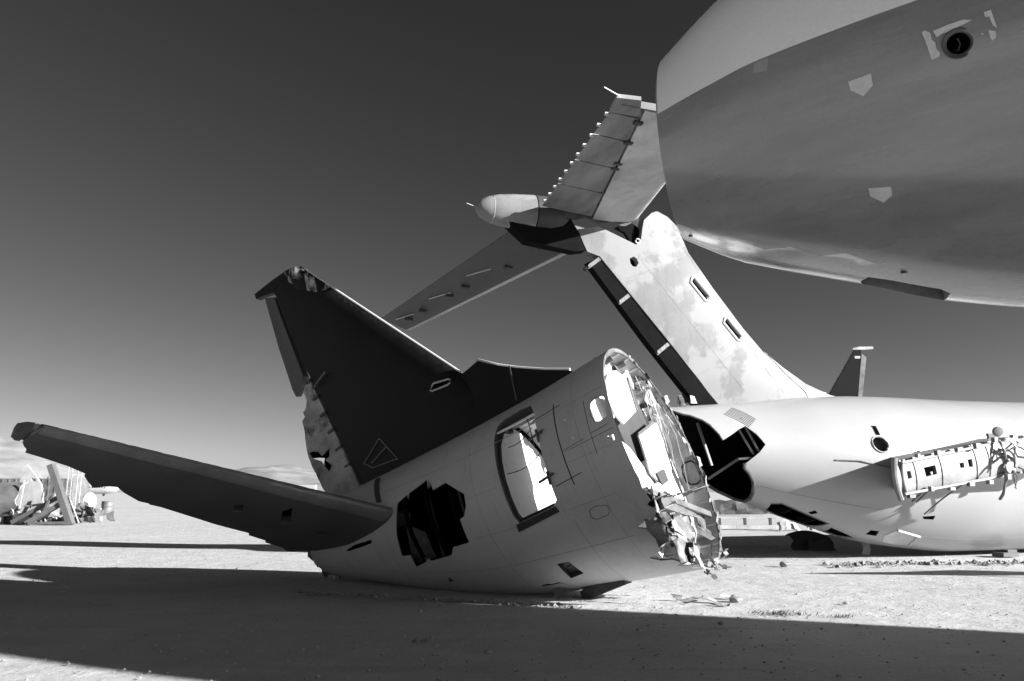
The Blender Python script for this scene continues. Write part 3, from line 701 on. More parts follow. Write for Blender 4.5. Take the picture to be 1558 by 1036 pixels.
    for h in holes:
        cu = sum(p[0] for p in h) / 4; cv = sum(p[1] for p in h) / 4
        wing_slab('pocket_floor', [(cu + (p[0] - cu) * 1.25, cv + (p[1] - cv) * 1.25) for p in h], [], lambda u, v: .03, sm, [M['void']], sb, None, .2)
    wing_slab('leading_edge', [(.0, .02), (.63, 1.628), (1.07, 2.808), (1.51, 3.938), (1.925, 4.975), (2.02, 4.975), (1.64, 3.938), (1.22, 2.808), (.80, 1.628), (.20, .02)], [], lambda u, v: stf(u, v) + .013, sm, [M['stab_edge']], sb, None, .1, ex)  # pale band with the edge highlight put into its colour
    # rounded tip cap
    tc_ = [(2.04, 5.045), (2.1, 5.12), (2.24, 5.17), (2.38, 5.13), (2.44, 5.04), (2.41, 4.99)]
    wing_slab('tip_cap', tc_, [], lambda u, v: .07, sm, [M['stab']], sb, None, .06)
    mb = MB(); mb.tube([sm(2.0, 5.02, .0), sm(2.2, 5.03, .02), sm(2.4, 4.97, 0)], .05, 8); mb.obj('tip_light', M['glass'], sb)
    for v0, v1 in ((3.9, 4.6), (2.7, 3.3)):
        mb = MB(); mb.tube([sm(2.57, v0, 0), sm(2.60, (v0 + v1) / 2, -.02), sm(2.52, v1, -.01)], .022, 6); mb.obj('torn_spar', M['metal_dull'], sb)
    # crushed end of the tail cone resting on the sand
    rg3 = random.Random(4)
    for i in range(7):
        c = b.pt(6.82, 60 + i * 22, -.03)
        crumple('crushed_skin', jag([(-.12, -.1), (.12, -.1), (.12, .1), (-.12, .1)], .04, rg3, .07), c, (rg3.uniform(-.4, .4), 1, rg3.uniform(-.5, .5)), (rg3.uniform(-.6, .6), .2, 1), .05, M['hull'] if i % 2 else M['metal'], root, O, 80 + i, .05)
build_tail()

# ================================================================== B: stripped T-tail airliner
def build_ttail():
    yaw, pit = rad(19), .008
    a = Vector((math.cos(yaw) * math.cos(pit), math.sin(yaw) * math.cos(pit), math.sin(pit)))
    st = Vector((math.sin(yaw), -math.cos(yaw), 0)); up = st.cross(a)
    Oc = Vector((11.5, 21.803, 2.073)); rot = frame_matrix(a, -st, up)
    base = Vector((Oc.x, Oc.y, 0))
    root = thing('stripped_airliner', base, 'white engineless airliner with T-shaped tail lying on its belly', 'airplane', rot=rot)
    O = rot.to_matrix().transposed() @ (Oc - base)
    K = [-19, -18, -16, -12, 0, 1.5, 3, 4.5, 6, 7.5]
    b = Barrel(K, [-.3, .6, 1.5, 2.009, 2.009, 2.029, 2.019, 1.949, 1.786, 1.667], [-.5, -1.2, -1.75, -2.009, -2.009, -1.878, -1.642, -1.213, -.712, -.208], -1)
    cut = [(8.30, -90), (8.35, -40), (8.35, 0), (8.3, 30), (8.10, 43), (7.95, 46), (7.71, 56), (7.56, 65), (7.40, 78), (7.33, 86), (7.1, 77), (6.90, 69), (6.72, 64), (6.5, 74), (6.33, 85.2), (6.48, 95), (6.66, 104), (6.80, 112), (6.79, 117), (6.62, 124.1), (6.5, 132), (6.43, 138.9), (6.34, 150), (6.24, 165), (6.2, 178), (6.3, 190), (6.6, 205), (7.1, 225), (7.6, 245), (8.0, 260), (8.3, 270)]
    front = [(-18.9, 270 - 12 * i) for i in range(31)]
    circ = lambda s, t, r, n=20: [(s + r * math.cos(2 * math.pi * k / n), t + r / (.033) * math.sin(2 * math.pi * k / n)) for k in range(n)]
    port = circ(3.49, 75.6, .19)
    slot = [(3.55, 59.7), (3.41, 59.5), (3.4, 67.8), (3.54, 68.1)]
    rect = [(2.24, 127.1), (1.89, 125.1), (1.89, 128.7), (2.16, 129.3)]
    rect2 = [(4.91, 151.5), (4.81, 145.8), (4.70, 148.5), (4.80, 153.1)]
    belly1 = [(5.78, 158), (5.58, 151.2), (4.9, 155), (4.22, 158.7), (4.35, 185), (5.0, 190), (5.6, 180)]
    belly2 = [(4.05, 164), (3.7, 166), (3.25, 170), (3.4, 183), (3.9, 182)]
    belly3 = [(3.23, 157.9), (3.24, 150.4), (3.03, 149.1), (2.95, 156.5)]
    vd = [(2.80, 153.2), (2.64, 143), (2.0, 146), (1.86, 161), (2.2, 166), (2.6, 163)]
    skin = b.skin('fuselage_skin', cut + front, [port, slot, rect, rect2, belly1, belly2, belly3], [M['white'], M['void'], M['metal']], root, O, thick=.03, step=.22)  # inner face coloured black in place of the shade within the open tail
    # opening lip
    lip = [(p[0], p[1]) for p in cut[17:28]]
    mb = MB(); pts = [b.pt(s, t, -.012) for s, t in lip]; mb.tube(pts, .045, 7); mb.obj('opening_lip', M['metal_dull'], root, O)
    mb = MB(); pts = [b.pt(s, t, -.02) for s, t in cut[3:10]]; mb.tube(pts, .025, 6); mb.obj('opening_lip', M['metal_dull'], root, O)
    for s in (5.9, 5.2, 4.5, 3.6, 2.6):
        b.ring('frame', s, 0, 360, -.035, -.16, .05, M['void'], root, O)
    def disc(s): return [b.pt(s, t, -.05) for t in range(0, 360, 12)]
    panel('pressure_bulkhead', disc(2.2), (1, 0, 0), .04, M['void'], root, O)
    Y = lambda s, y, z: Vector((-s, -y, z))
    for p, q in ((Y(6.9, .75, 1.3), Y(6.55, 1.0, .45)), (Y(6.75, .85, 1.3), Y(6.4, 1.1, .4)), (Y(7.3, .2, -.1), Y(6.9, .9, .35)), (Y(6.9, .9, .35), Y(6.4, 1.1, .38)), (Y(7.7, .5, 1.2), Y(7.5, .7, .2))):
        mb = MB(); mb.beam(p, q, .05, .05); mb.obj('inner_strut', M['scrap_mid'], root, O)
    # torn bit of skin standing on the crown
    crumple('torn_skin', [(-.3, -.1), (.25, -.12), (.4, .0), (.2, .2), (.05, .42), (-.08, .25), (-.2, .22)], b.pt(7.75, 8, .03), (1, .2, -.05), (0, .3, 1), .12, M['dark_grey'], root, O, 3, .06)
    crumple('torn_skin', [(-.1, 0), (.1, 0), (.08, .2), (-.04, .22)], b.pt(7.6, 12, .05), (1, .2, 0), (0, .3, 1), .05, M['scrap_white'], root, O, 4, .06)
    # louvred grille
    A_, B_, C_, D_ = (7.11, 44.6), (6.77, 30.0), (6.39, 53.9), (6.63, 65.5)
    for i in range(8):
        f = i / 7
        p = (A_[0] + (B_[0] - A_[0]) * f, A_[1] + (B_[1] - A_[1]) * f); q = (D_[0] + (C_[0] - D_[0]) * f, D_[1] + (C_[1] - D_[1]) * f)
        b.line('louvre', p, q, .009, M['gasket'], root, O, off=.006)
    # porthole tube and recesses behind the openings
    def pan(name, poly, d, mat):
        vs = []; n = len(poly)
        for s, t in poly: vs += [b.pt(s, t, -.004), b.pt(s, t, -d)]
        fs = [(2 * i, 2 * ((i + 1) % n), 2 * ((i + 1) % n) + 1, 2 * i + 1) for i in range(n)] + [tuple(2 * i + 1 for i in range(n))]
        return mesh_obj(name, vs, fs, mat, root, O)
    pan('porthole', port, .14, M['dark_grey']); pan('vent_slot', slot, .05, M['dark_grey'])
    mb = MB(); pts = [b.pt(s, t, .006) for s, t in circ(3.49, 75.6, .21, 24)]; mb.tube(pts + [pts[0]], .022, 6); mb.obj('porthole_rim', M['white'], root, O)
    pan('drain_hatch', rect, .08, M['void']); pan('drain_hatch', rect2, .06, M['void'])
    pan('belly_well', belly3, .2, M['void'])
    v = b.patch('belly_door', vd, M['tail_metal'], root, O, off=.012, th=.02)
    mb = MB(); mb.beam(b.pt(2.66, 143, .03), b.pt(1.95, 146, .05), .05, .05); mb.obj('door_edge', M['white'], v)
    mb = MB(); mb.beam(b.pt(2.0, 146, .03), b.pt(1.86, 161, .03), .03, .03); mb.obj('door_edge', M['white'], v)
    for p, q in ((belly1[0], belly1[1]), (belly1[1], belly1[2]), (belly1[2], belly1[3])):
        b.line('well_edge', p, q, .03, M['metal_dull'], root, O, off=.01, n=6)
    for p, q, w in (((6.42, 136), (3.3, 127), .008), ((1.9, 147), (-4, 141.5), .006)):
        b.line('skin_seam', p, q, w, M['scrap_mid'], root, O, off=.002, n=24)
    # ---- fin
    fm = lambda u, v, t: Vector((-u, -t, v))
    LE = [(3.0, 1.6), (3.38, 2.03), (4.13, 2.30), (4.80, 2.70), (5.37, 3.10), (5.92, 3.67), (6.73, 4.64), (7.41, 5.53), (7.70, 6.2), (7.97, 6.43), (8.24, 6.54)]
    def le(z):
        for (u0, z0), (u1, z1) in zip(LE, LE[1:]):
            if z0 <= z <= z1: return u0 + (u1 - u0) * (z - z0) / (z1 - z0)
        return LE[0][0] if z < 1.6 else 8.3
    def tf(u, v):
        c = 10.2 - 7.4 if v > 5 else 3.6
        return max(.02, .21 * foil((u - le(v)) / 4.6)) * (1 if v > 2.6 else 1 + (2.6 - v) * .5)
    TE = [(8.5, 6.42), (8.74, 6.2), (8.80, 5.95), (8.84, 5.7), (8.98, 5.54), (9.4, 5.70), (9.97, 5.92), (10.5, 5.8), (10.35, 5.45), (10.26, 5.27), (9.95, 5.18), (8.39, 3.44), (6.86, 1.72), (6.7, 1.3), (3.2, 1.3)]
    ov1 = [(7.50, 4.87), (7.43, 4.92), (7.37, 4.90), (6.93, 4.42), (6.90, 4.36), (6.98, 4.22), (7.08, 4.22), (7.55, 4.74)]
    ov2 = [(6.60, 3.90), (6.53, 3.95), (6.47, 3.93), (6.05, 3.45), (6.02, 3.39), (6.09, 3.26), (6.20, 3.27), (6.66, 3.77)]
    shr = lambda P, k: [(sum(p[0] for p in P) / len(P) + (q[0] - sum(p[0] for p in P) / len(P)) * k, sum(p[1] for p in P) / len(P) + (q[1] - sum(p[1] for p in P) / len(P)) * k) for q in P]
    ov3 = [(9.17, 5.18), (9.06, 5.24), (8.98, 5.19), (8.93, 5.09), (9.0, 4.98), (9.09, 4.99), (9.15, 5.06)]
    cres = [(9.45, 5.98), (9.2, 6.13), (9.01, 6.17), (8.88, 6.1), (8.80, 5.97), (8.79, 5.8), (8.84, 5.66), (8.95, 5.57), (9.07, 5.54), (9.10, 5.74), (9.2, 5.88)]
    ex = []
    for i in range(40):
        z = 1.5 + i * .125
        for d in (.015, .04, .09, .18, .32): ex.append((le(z) + d, z))
    f = wing_slab('fin', LE + TE, [shr(ov1, .74), shr(ov2, .74), ov3], tf, fm, [M['white_fin']], root, O, .24, ex)
    for o_ in (ov1, ov2):
        q = shr(o_, .86); mb = MB(); pts = [fm(u, v, tf(u, v) + .004) for u, v in q]; mb.tube(pts + [pts[0]], .032, 6); mb.obj('access_rim', M['trim'], f)
        wing_slab('pocket_floor', shr(o_, .95), [], lambda u, v: .03, fm, [M['void']], f, None, .2)
    wing_slab('pocket_floor', shr(ov3, 1.1), [], lambda u, v: .03, fm, [M['void']], f, None, .2)
    wing_slab('cap_interior', cres, [], lambda u, v: .05, fm, [M['void']], f, None, .2)
    mb = MB(); c = fm(8.93, 5.64, .2); mb.tube([c + Vector((.06 * math.cos(t * .7), 0, .06 * math.sin(t * .7))) for t in range(10)], .018, 6); mb.obj('lug', M['trim'], f)
    for (u0, v0), (u1, v1) in (((5.0, 2.0), (8.1, 6.3)), ((6.1, 2.0), (8.9, 5.2)), ((6.75, 4.5), (8.5, 3.75)), ((5.75, 3.3), (7.4, 2.4)), ((7.5, 5.4), (9.3, 4.65))):
        mb = MB(); mb.tube([fm(u0 + (u1 - u0) * i / 12, v0 + (v1 - v0) * i / 12, tf(u0 + (u1 - u0) * i / 12, v0 + (v1 - v0) * i / 12) - .001) for i in range(13)], .003, 4); mb.obj('skin_seam', M['scrap_mid'], f)
    # white fillet ahead of the grey fin
    wing_slab('fin_fillet', [(2.3, 1.8), (3.38, 2.045), (4.13, 2.315), (4.80, 2.715), (5.37, 3.115), (5.25, 3.04), (4.82, 2.53), (4.35, 2.1), (4.2, 1.8)], [], lambda u, v: tf(u, v) + .012, fm, [M['white']], f, None, .15, ex)
    # bare rear spar where the rudder was
    sp_ = [(6.88, 1.70), (8.41, 3.42), (9.97, 5.16), (10.24, 5.02), (8.72, 3.14), (7.22, 1.42)]
    wing_slab('rear_spar', sp_, [], lambda u, v: .13, fm, [M['void']], root, O, .3)
    for (u, v) in ((10.04, 5.12), (9.25, 4.3), (8.28, 3.12)):
        mb = MB(); d = Vector((-.45, 0, -.35)).normalized()
        for y in (-.12, .12): mb.beam(fm(u - .25, v + .12, y), fm(u + .22, v - .24, y), .03, .09)
        mb.tube([fm(u + .18, v - .2, -.16), fm(u + .18, v - .2, .16)], .04, 8); mb.obj('hinge_bracket', M['metal_dull'], root, O)
    # ---- bullet fairing and tailplane
    Z0 = 6.17
    prof = [(.01, 13.02), (.10, 12.98), (.19, 12.88), (.27, 12.7), (.33, 12.45), (.37, 12.1), (.40, 11.6), (.42, 11.0), (.43, 10.3), (.40, 9.5), (.33, 8.8), (.2, 8.3), (.05, 8.05)]
    MX = Matrix.Translation((0, 0, 6.12)) @ Matrix.Scale(1.12, 4, (0, 0, 1))
    mb = MB(); mb.lathe([(r, -s) for r, s in prof if s >= 11.6], 28, MX); bl = mb.obj('bullet_fairing', M['white_fin'], root, O)
    mb = MB(); mb.lathe([(.398, -11.57), (.40, -11.2), (.34, -10.9), (.2, -10.65)], 28, MX); mb.obj('fairing_painted_shade', M['gasket'], root, O)  # seal black borrowed to paint the tailplane's shadow on this part
    for s in (12.62, 12.2):
        mb = MB(); r = [q for q in prof]; rr = .2905 if s > 12.5 else .3555
        mb.tube([Vector((-s, rr * math.cos(k * math.pi / 14), 6.12 + 1.12 * rr * math.sin(k * math.pi / 14))) for k in range(29)], .005, 4); mb.obj('fairing_seam', M['trim'], bl)
    mb = MB(); mb.tube([(-13.0, 0, 6.14), (-13.22, 0, 6.2)], .008, 5); mb.obj('static_wick', M['trim'], bl)
    # lower fairing under the bullet, coloured black in place of the tailplane's shadow
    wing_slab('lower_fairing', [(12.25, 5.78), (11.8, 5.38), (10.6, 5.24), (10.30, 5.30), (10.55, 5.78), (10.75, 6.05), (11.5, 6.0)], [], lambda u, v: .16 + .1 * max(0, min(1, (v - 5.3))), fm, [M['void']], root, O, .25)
    tm = lambda u, v, t: Vector((-u, -v, Z0 - .01 * v + t))
    le2 = lambda v: 8.93 + 1.28 * v / 5.58
    te2 = lambda v: 11.47 + .72 * v / 5.58
    hg = lambda v: 10.15 + 1.52 * v / 5.58
    def stf(u, v): return max(.012, (.16 - .012 * v) * foil((u - le2(v)) / (te2(v) - le2(v))))
    ex = []
    for i in range(36):
        v = .3 + i * .15
        for d in (.012, .035, .08, .16): ex.append((le2(v) + d, v))
    box = [(le2(.35), .35), (le2(5.45), 5.45), (10.6, 5.6), (hg(5.6) - .05, 5.6), (hg(.35) - .05, .35)]
    sb = wing_slab('tailplane', box, [], stf, tm, [M['tail_metal']], root, O, .25, ex)
    brk = [.45, 1.9, 3.2, 4.4, 5.3]
    for v0, v1 in zip(brk, brk[1:]):
        v0 += .02; v1 -= .02
        wing_slab('elevator_panel', [(hg(v0), v0), (te2(v0), v0), (te2((v0 + v1) / 2) - .01, (v0 + v1) / 2), (te2(v1), v1), (hg(v1), v1)], [], lambda u, v: max(.012, stf(u, v) * .92), tm, [M['elevator']], root, O, .2)
    wing_slab('elevator_horn', [(hg(5.34) - .03, 5.34), (te2(5.34) + .02, 5.34), (te2(5.9) + .06, 5.86), (hg(5.9) + .1, 5.9)], [], lambda u, v: .035, tm, [M['elevator']], root, O, .2)
    for i in range(11):
        v = .8 + i * .44; mb = MB(); c = tm(te2(v) + .02, v, 0); mb.box(c, .07, .05, .045); mb.obj('trailing_fitting', M['trim'], root, O)
    for v in (1.1, 1.9, 3.2, 3.45, 4.4, 5.2):
        mb = MB(); mb.box(tm(hg(v) - .02, v, -.07), .16, .10, .07); mb.obj('hinge_fitting', M['gasket'], root, O)
    mb = MB(); mb.tube([tm(te2(5.8), 5.85, 0), tm(te2(5.8) + .38, 6.02, .02)], .012, 5); mb.obj('static_wick', M['trim'], root, O)
    panel('tip_plate', [tm(9.9, 5.62, -.06), tm(9.9, 5.62, .1), tm(12.0, 5.66, .08), tm(12.1, 5.66, -.04)], (0, 1, 0), .02, M['dark_grey'], root, O)
    # root rib and torn edge next to the fin
    crumple('torn_root', jag([(0, 0), (2.4, 0), (2.4, .24), (0, .2)], .05, random.Random(2), .14), tm(11.4, .33, -.18), (1, 0, 0), (0, -.4, 1), .06, M['gasket'], root, O, 5, .1)
    # far half of the tailplane
    RT, RL, TT, TL = (11.62, -.4, 6.09), (9.7, -.4, 5.85), (14.0, -6.6, 4.80), (13.1, -6.6, 4.52)
    def fmap(x, y, t):      # x chord 0..1 from leading edge, y span 0..1
        p = Vector(RL).lerp(Vector(TL), y); q = Vector(RT).lerp(Vector(TT), y); c = p.lerp(q, x)
        return Vector((-c.x, -c.y, c.z + t))
    V, T = cdt(densify([(0, 0), (1, 0), (1, 1), (0, 1)], .05), [], .1, [(d, i * .05) for i in range(21) for d in (.006, .02, .05)])
    ft = lambda x, y: max(.012, (.16 - .08 * y) * foil(x))
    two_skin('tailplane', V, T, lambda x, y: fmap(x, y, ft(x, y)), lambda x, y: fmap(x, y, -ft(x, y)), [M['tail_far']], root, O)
    V, T = cdt(densify([(-.004, 0.06), (.15, 0.06), (.15, 1), (-.004, 1)], .03), [], .05, [(d, i * .05) for i in range(21) for d in (.006, .02, .05)])
    fe = lambda x, y: ft(max(x, 0), y) + .006
    two_skin('leading_edge', V, T, lambda x, y: fmap(x, y, fe(x, y)), lambda x, y: fmap(x, y, -fe(x, y)), [M['tail_metal']], root, O)
    for y in (.12, .3, .52, .62, .8, .9):
        mb = MB(); mb.box(fmap(.45 + .1 * (y > .5), y, -.12), .22, .12, .08); mb.obj('hinge_fitting', M['gasket'], root, O)
    for y in (.35, .6, .85):
        mb = MB(); mb.beam(fmap(.6, y, -.1), fmap(.75, y + .1, -.08), .03, .02); mb.obj('scuff_strip', M['trim'], root, O)
    # ---- stub where the engine was
    def zt(s): return .23 + (4.3 - s) * .165 if s > .5 else .86
    def zb(s): return -.54 + (4.3 - s) * .132 if s > .5 else -.04
    yo = 2.9
    ym = lambda u, v, t: Vector((-u, -(yo + t - .45 * (v - (zt(u) + zb(u)) / 2) ** 2), v))
    outl = [(4.28, .10), (4.3, .23), (3.6, zt(3.6)), (2.88, zt(2.88)), (1.67, zt(1.67)), (.5, .85), (-.9, .95), (-.9, .05), (.5, -.04), (1.8, zb(1.8)), (3.0, zb(3.0)), (4.1, -.54), (4.25, -.3)]
    wins = [[(4.00, .02), (3.88, .03), (3.86, -.12), (3.98, -.15)], [(3.50, .10), (3.16, .16), (3.14, -.04), (3.46, -.10)], [(2.46, .20), (2.32, .22), (2.32, .10), (2.44, .10)], [(2.20, .28), (2.06, .30), (2.06, .12), (2.18, .12)]]
    pl = wing_slab('engine_stub', outl, wins, lambda u, v: .03, ym, [M['engine']], root, O, .16)
    for nm, zf, off in (('stub_skin', zt, -.02), ('stub_skin', zb, .02)):
        vs = []; ss = [4.28, 3.6, 2.9, 1.7, .5, -.9]
        for s in ss:
            si = {4.28: 3.05, 3.6: 2.85, 2.9: 2.5}.get(s, s)
            vs += [Vector((-s, -(yo - .03), zf(s) + off)), Vector((-si, -1.55, zf(si) + off)), Vector((-si, -1.55, zf(si) + off * 2.5)), Vector((-s, -(yo - .03), zf(s) + off * 2.5))]
        fs = []
        for i in range(len(ss) - 1):
            for k in range(4): fs.append((i * 4 + k, i * 4 + (k + 1) % 4, i * 4 + 4 + (k + 1) % 4, i * 4 + 4 + k))
        fs += [(0, 1, 2, 3), tuple(4 * (len(ss) - 1) + k for k in (3, 2, 1, 0))]
        mesh_obj(nm, vs, fs, M['engine'], root, O, smooth=False)
    panel('inner_web', [Vector((-3.75, -2.5, .2)), Vector((-3.7, -2.5, -.4)), Vector((-1.6, -2.5, -.2)), Vector((-1.6, -2.5, .65))], (0, 1, 0), .02, M['engine'], pl)
    # curved end ring
    vs = []
    mb = MB(); pts = [Vector((-(4.32 - .25 * (k / 8 - .35) ** 2), -yo - .02, .30 - .9 * k / 8)) for k in range(9)]; mb.tube(pts, .06, 8); mb.obj('end_ring', M['engine'], pl)
    mb = MB(); pts = [Vector((-(4.12 - .25 * (k / 8 - .35) ** 2), -yo - .03, .28 - .84 * k / 8)) for k in range(9)]; mb.tube(pts, .03, 8); mb.obj('end_ring', M['engine'], pl)
    panel('end_web', [Vector((-4.22, -2.86, .2)), Vector((-4.1, -2.86, -.52)), Vector((-3.05, -1.6, -.35)), Vector((-3.05, -1.6, .40))], (1, 0, 0), .03, M['engine'], pl)
    for s in (3.70, 2.95, 1.90, 1.5):
        mb = MB(); mb.tube([ym(s + .06 * q / 6, zb(s) + (zt(s) - zb(s)) * q / 6, .03) for q in range(7)], .022, 5); mb.obj('rib', M['engine'], pl)
    for zf, o_ in ((zt, -.05), (zb, .05)):
        mb = MB(); mb.beam(Vector((-4.15, -yo - .06, zf(4.15) + o_)), Vector((-1.6, -yo - .06, zf(1.6) + o_)), .05, .07, (0, 1, 0)); mb.obj('flange', M['engine'], pl)
    rg = random.Random(8)
    for i in range(16):     # clamps and brackets along the flanges
        s = 4.0 - i * .29; zf = zt if i % 2 else zb
        mb = MB(); c = Vector((-s, -yo - .09, zf(s) + rg.uniform(-.04, .06))); mb.box(c, rg.uniform(.06, .16), .1, rg.uniform(.06, .13)); mb.obj('bracket', M['engine'] if i % 3 else M['scrap_mid'], pl)
    for i in range(12):     # severed pipes and wiring at the mount
        s = 1.35 - rg.uniform(0, .7); z = rg.uniform(.05, .75); mb = MB(); p = Vector((-s, -yo - .05, z)); d = Vector((rg.uniform(-.5, .5), -1, rg.uniform(-1, .4))); pts = [p]
        for k in range(6): d += Vector((rg.uniform(-.8, .8), rg.uniform(-.1, .5), rg.uniform(-.8, .3))); pts.append(pts[-1] + d.normalized() * .1)
        mb.tube(pts, rg.choice([.014, .022, .03]), 6); mb.obj('severed_pipe', M['scrap_mid'] if i % 2 else M['engine'], pl)
    mb = MB(); mb.lathe([(.05, -.1), (.13, -.09), (.15, -.03), (.12, 0), (.15, .04), (.13, .09), (.05, .1), (.05, .02), (.02, .0)], 18, Matrix.Translation((-1.22, -yo - .06, .93)) @ Matrix.Rotation(1.1, 4, 'Z') @ Matrix.Scale(.75, 4)); mb.obj('mount_boss', M['engine'], pl)
    mb = MB(); mb.lathe([(.03, -.12), (.2, -.1), (.2, .1), (.1, .14), (.03, .14)], 18, Matrix.Translation((-1.02, -yo - .06, .10)) @ Matrix.Rotation(1.5, 4, 'Z') @ Matrix.Scale(.7, 4)); mb.obj('mount_boss', M['engine'], pl)
    panel('mount_recess', [ym(1.36, .9, .035), ym(.98, .9, .035), ym(.9, .0, .035), ym(1.3, -.05, .035)], (0, 1, 0), .01, M['scrap_dark'], pl)
    mb = MB(); mb.tube([ym(1.15, .15, .1), ym(1.12, -.2, .16), ym(1.0, -.5, .14), ym(.95, -.62, .1)], .035, 7); mb.obj('hose', M['scrap_mid'], pl)
    mb = MB(); mb.tube([ym(2.4, zb(2.4), .05), ym(2.6, -.6, -.2), ym(2.75, -.95, -.35)], .018, 6); mb.obj('hose', M['scrap_mid'], pl)
    for u, z in ((3.1, -.6), (2.95, -.62)):
        mb = MB(); mb.beam(ym(u, zb(u), -.3), ym(u + .1, z - .05, -.5), .04, .03); mb.obj('bracket', M['scrap_mid'], pl)
    mb = MB(); mb.tube([b.pt(3.35, 93, .02), b.pt(4.1, 91, .02), b.pt(4.7, 93, .01)], .018, 6); mb.obj('fairing_edge', M['scrap_mid'], root, O)
    # block under the belly
    bl = MB().box((0, 0, .05), .5, .35, .1).box((.12, 0, .13), .3, .22, .07).obj('wooden_block', M['wood']); bl.location = (12.6, 21.0, 0); bl.rotation_euler = (0, 0, .3)
    tag(bl, 'small wooden block on the sand under the white fuselage belly', 'block')
build_ttail()

# ================================================================== C: airliner nose overhead
def build_nose():
    yaw, pit = rad(22), .033
    aft = Vector((math.cos(yaw) * math.cos(pit), -math.sin(yaw) * math.cos(pit), math.sin(pit)))
    st = Vector((-math.sin(yaw), -math.cos(yaw), 0)); up = st.cross(aft)
    k = 1.075; cam0 = Vector((0, 0, 1.62))
    c = cam0 + (Vector((1.807, 8.241, 5.298)) - cam0) * k
    rot = frame_matrix(-aft, st, up)
    base = c + aft * 6; base.z = 0
    root = thing('airliner_nose', base, 'big grey and pale airliner nose without its radome, hanging overhead at upper right', 'airplane', rot=rot)
    O = rot.to_matrix().transposed() @ (c - base)
    K = [q * k for q in (0, .5, 1, 1.75, 2.5, 3.5, 5, 10, 13, 16, 22, 30, 38)]
    T = [q * k for q in (.976, 1.34, 1.637, 1.885, 2.017, 2.094, 2.149, 2.15, 2.3, 2.45, 2.45, 2.1, 1.5)]
    B = [q * k for q in (-.976, -1.265, -1.447, -1.691, -1.953, -2.15, -2.27, -2.3, -2.45, -2.6, -2.6, -1.4, .2)]
    b = Barrel(K, T, B, 1)
    s2 = lambda P: [(p[0] * k, p[1]) for p in P]
    hole = [(k * (2.475 + .095 * math.cos(t * math.pi / 10)), 103.1 + 2.75 * math.sin(t * math.pi / 10)) for t in range(20)]
    well = s2([(1.70, 184), (1.76, 177), (1.95, 176), (2.35, 175.5), (2.44, 178), (2.44, 192), (1.72, 192)])
    L_ = 40.
    outer = [(0, -90 + 12 * i) for i in range(31)] + [(L_, 270 - 12 * i) for i in range(31)]
    LIM = lambda s: 90.2 + 2.6 * math.sin(math.pi * min(max(s / 2.7, 0), 1))
    ln = [(s, LIM(s)) for s in [x * .1 for x in range(0, 100)]] + [(x, 90.2) for x in range(11, 41)]
    bl = [(s, 161 + 2.0 * math.sin(s * 3)) for s in [x * .25 for x in range(0, 17)]]
    def side(s, t):
        lim = LIM(s)
        if t < lim: return 0
        if t > 163 and t < 230 and s < 2.2: return 2
        return 1 if t < 250 else 0
    skin = b.skin('fuselage_skin', outer, [hole, well], [M['nose_light'], M['nose_dark'], M['nose_belly'], M['hull_in'], M['metal']], root, O, thick=.03, step=.26, cons=[ln], side=side)
    panel('radome_bulkhead', [b.pt(.05, t, -.03) for t in range(0, 360, 12)], (1, 0, 0), .03, M['nose_light'], root, O)
    b.ring('radome_joint', -.012, 0, 360, -.004, -.07, .03, M['nose_dark'], root, O)
    # vent: cup, ring and a bent vane
    cc = b.pt(2.475 * k, 103.1, 0); nn = (b.pt(2.475 * k, 103.1, 1) - cc).normalized(); q = Matrix.Translation(cc) @ nn.to_track_quat('X', 'Z').to_matrix().to_4x4()
    mb = MB(); mb.lathe([(.125, .004), (.095, -.012), (.09, -.2), (.02, -.2)], 28, q, cap=False)
    v = mb.obj('vent_cup', M['void'], root, O)
    mb = MB(); mb.lathe([(.126, .006), (.118, .012), (.088, .002), (.086, -.01)], 28, q, cap=False); mb.obj('vent_ring', M['steel'], v)
    mb = MB(); mb.tube([q @ Vector((-.03, .0, .05)), q @ Vector((-.02, .015, .0)), q @ Vector((-.03, .0, -.05))], .006, 5); mb.obj('vane', M['steel'], v)
    # torn tape round the vent
    rg = random.Random(3)
    tapes = [[(2.245, 99.1), (2.265, 98.7), (2.30, 99.6), (2.305, 101.2), (2.325, 102.0), (2.33, 103.6), (2.35, 104.4), (2.345, 105.3), (2.29, 105.7), (2.275, 103), (2.26, 101)],
             [(2.32, 99.3), (2.42, 98.6), (2.52, 98.2), (2.575, 98.7), (2.5, 99.4), (2.42, 100.2), (2.38, 100.3), (2.34, 100.9)],
             [(2.655, 97.6), (2.70, 97.4), (2.725, 101.5), (2.70, 100.8), (2.685, 98.8), (2.66, 98.7)], [(2.67, 101.6), (2.715, 102.1), (2.71, 103.5), (2.685, 103.9), (2.675, 103)], [(2.62, 101.9), (2.64, 102.1), (2.63, 102.4)]]
    for t in tapes: b.patch('tape_strip', s2(t), M['tape'], root, O, off=.006, th=.006, step=.2)
    # blank placards, five-sided
    b.patch('placard', s2([(1.70, 107.3), (1.87, 106.4), (1.875, 109.4), (1.80, 111.7), (1.71, 109.6)]), M['tape'], root, O, off=.005, th=.006, step=.2)
    b.patch('placard', s2([(1.78, 136.3), (1.95, 135.7), (1.955, 138.2), (1.89, 140.5), (1.79, 138.7)]), M['tape'], root, O, off=.005, th=.006, step=.2)
    b.patch('paint_patch', s2([(.98, 93.2), (1.10, 93.4), (1.08, 97.4), (.96, 96.4)]), paint('pale_patch', .27, .4, .1), root, O, off=.004, th=.006, step=.2)
    # open well in the belly
    vs = []; n = len(well)
    for s, t in well: vs += [b.pt(s, t, -.003), b.pt(s, t, -.22)]
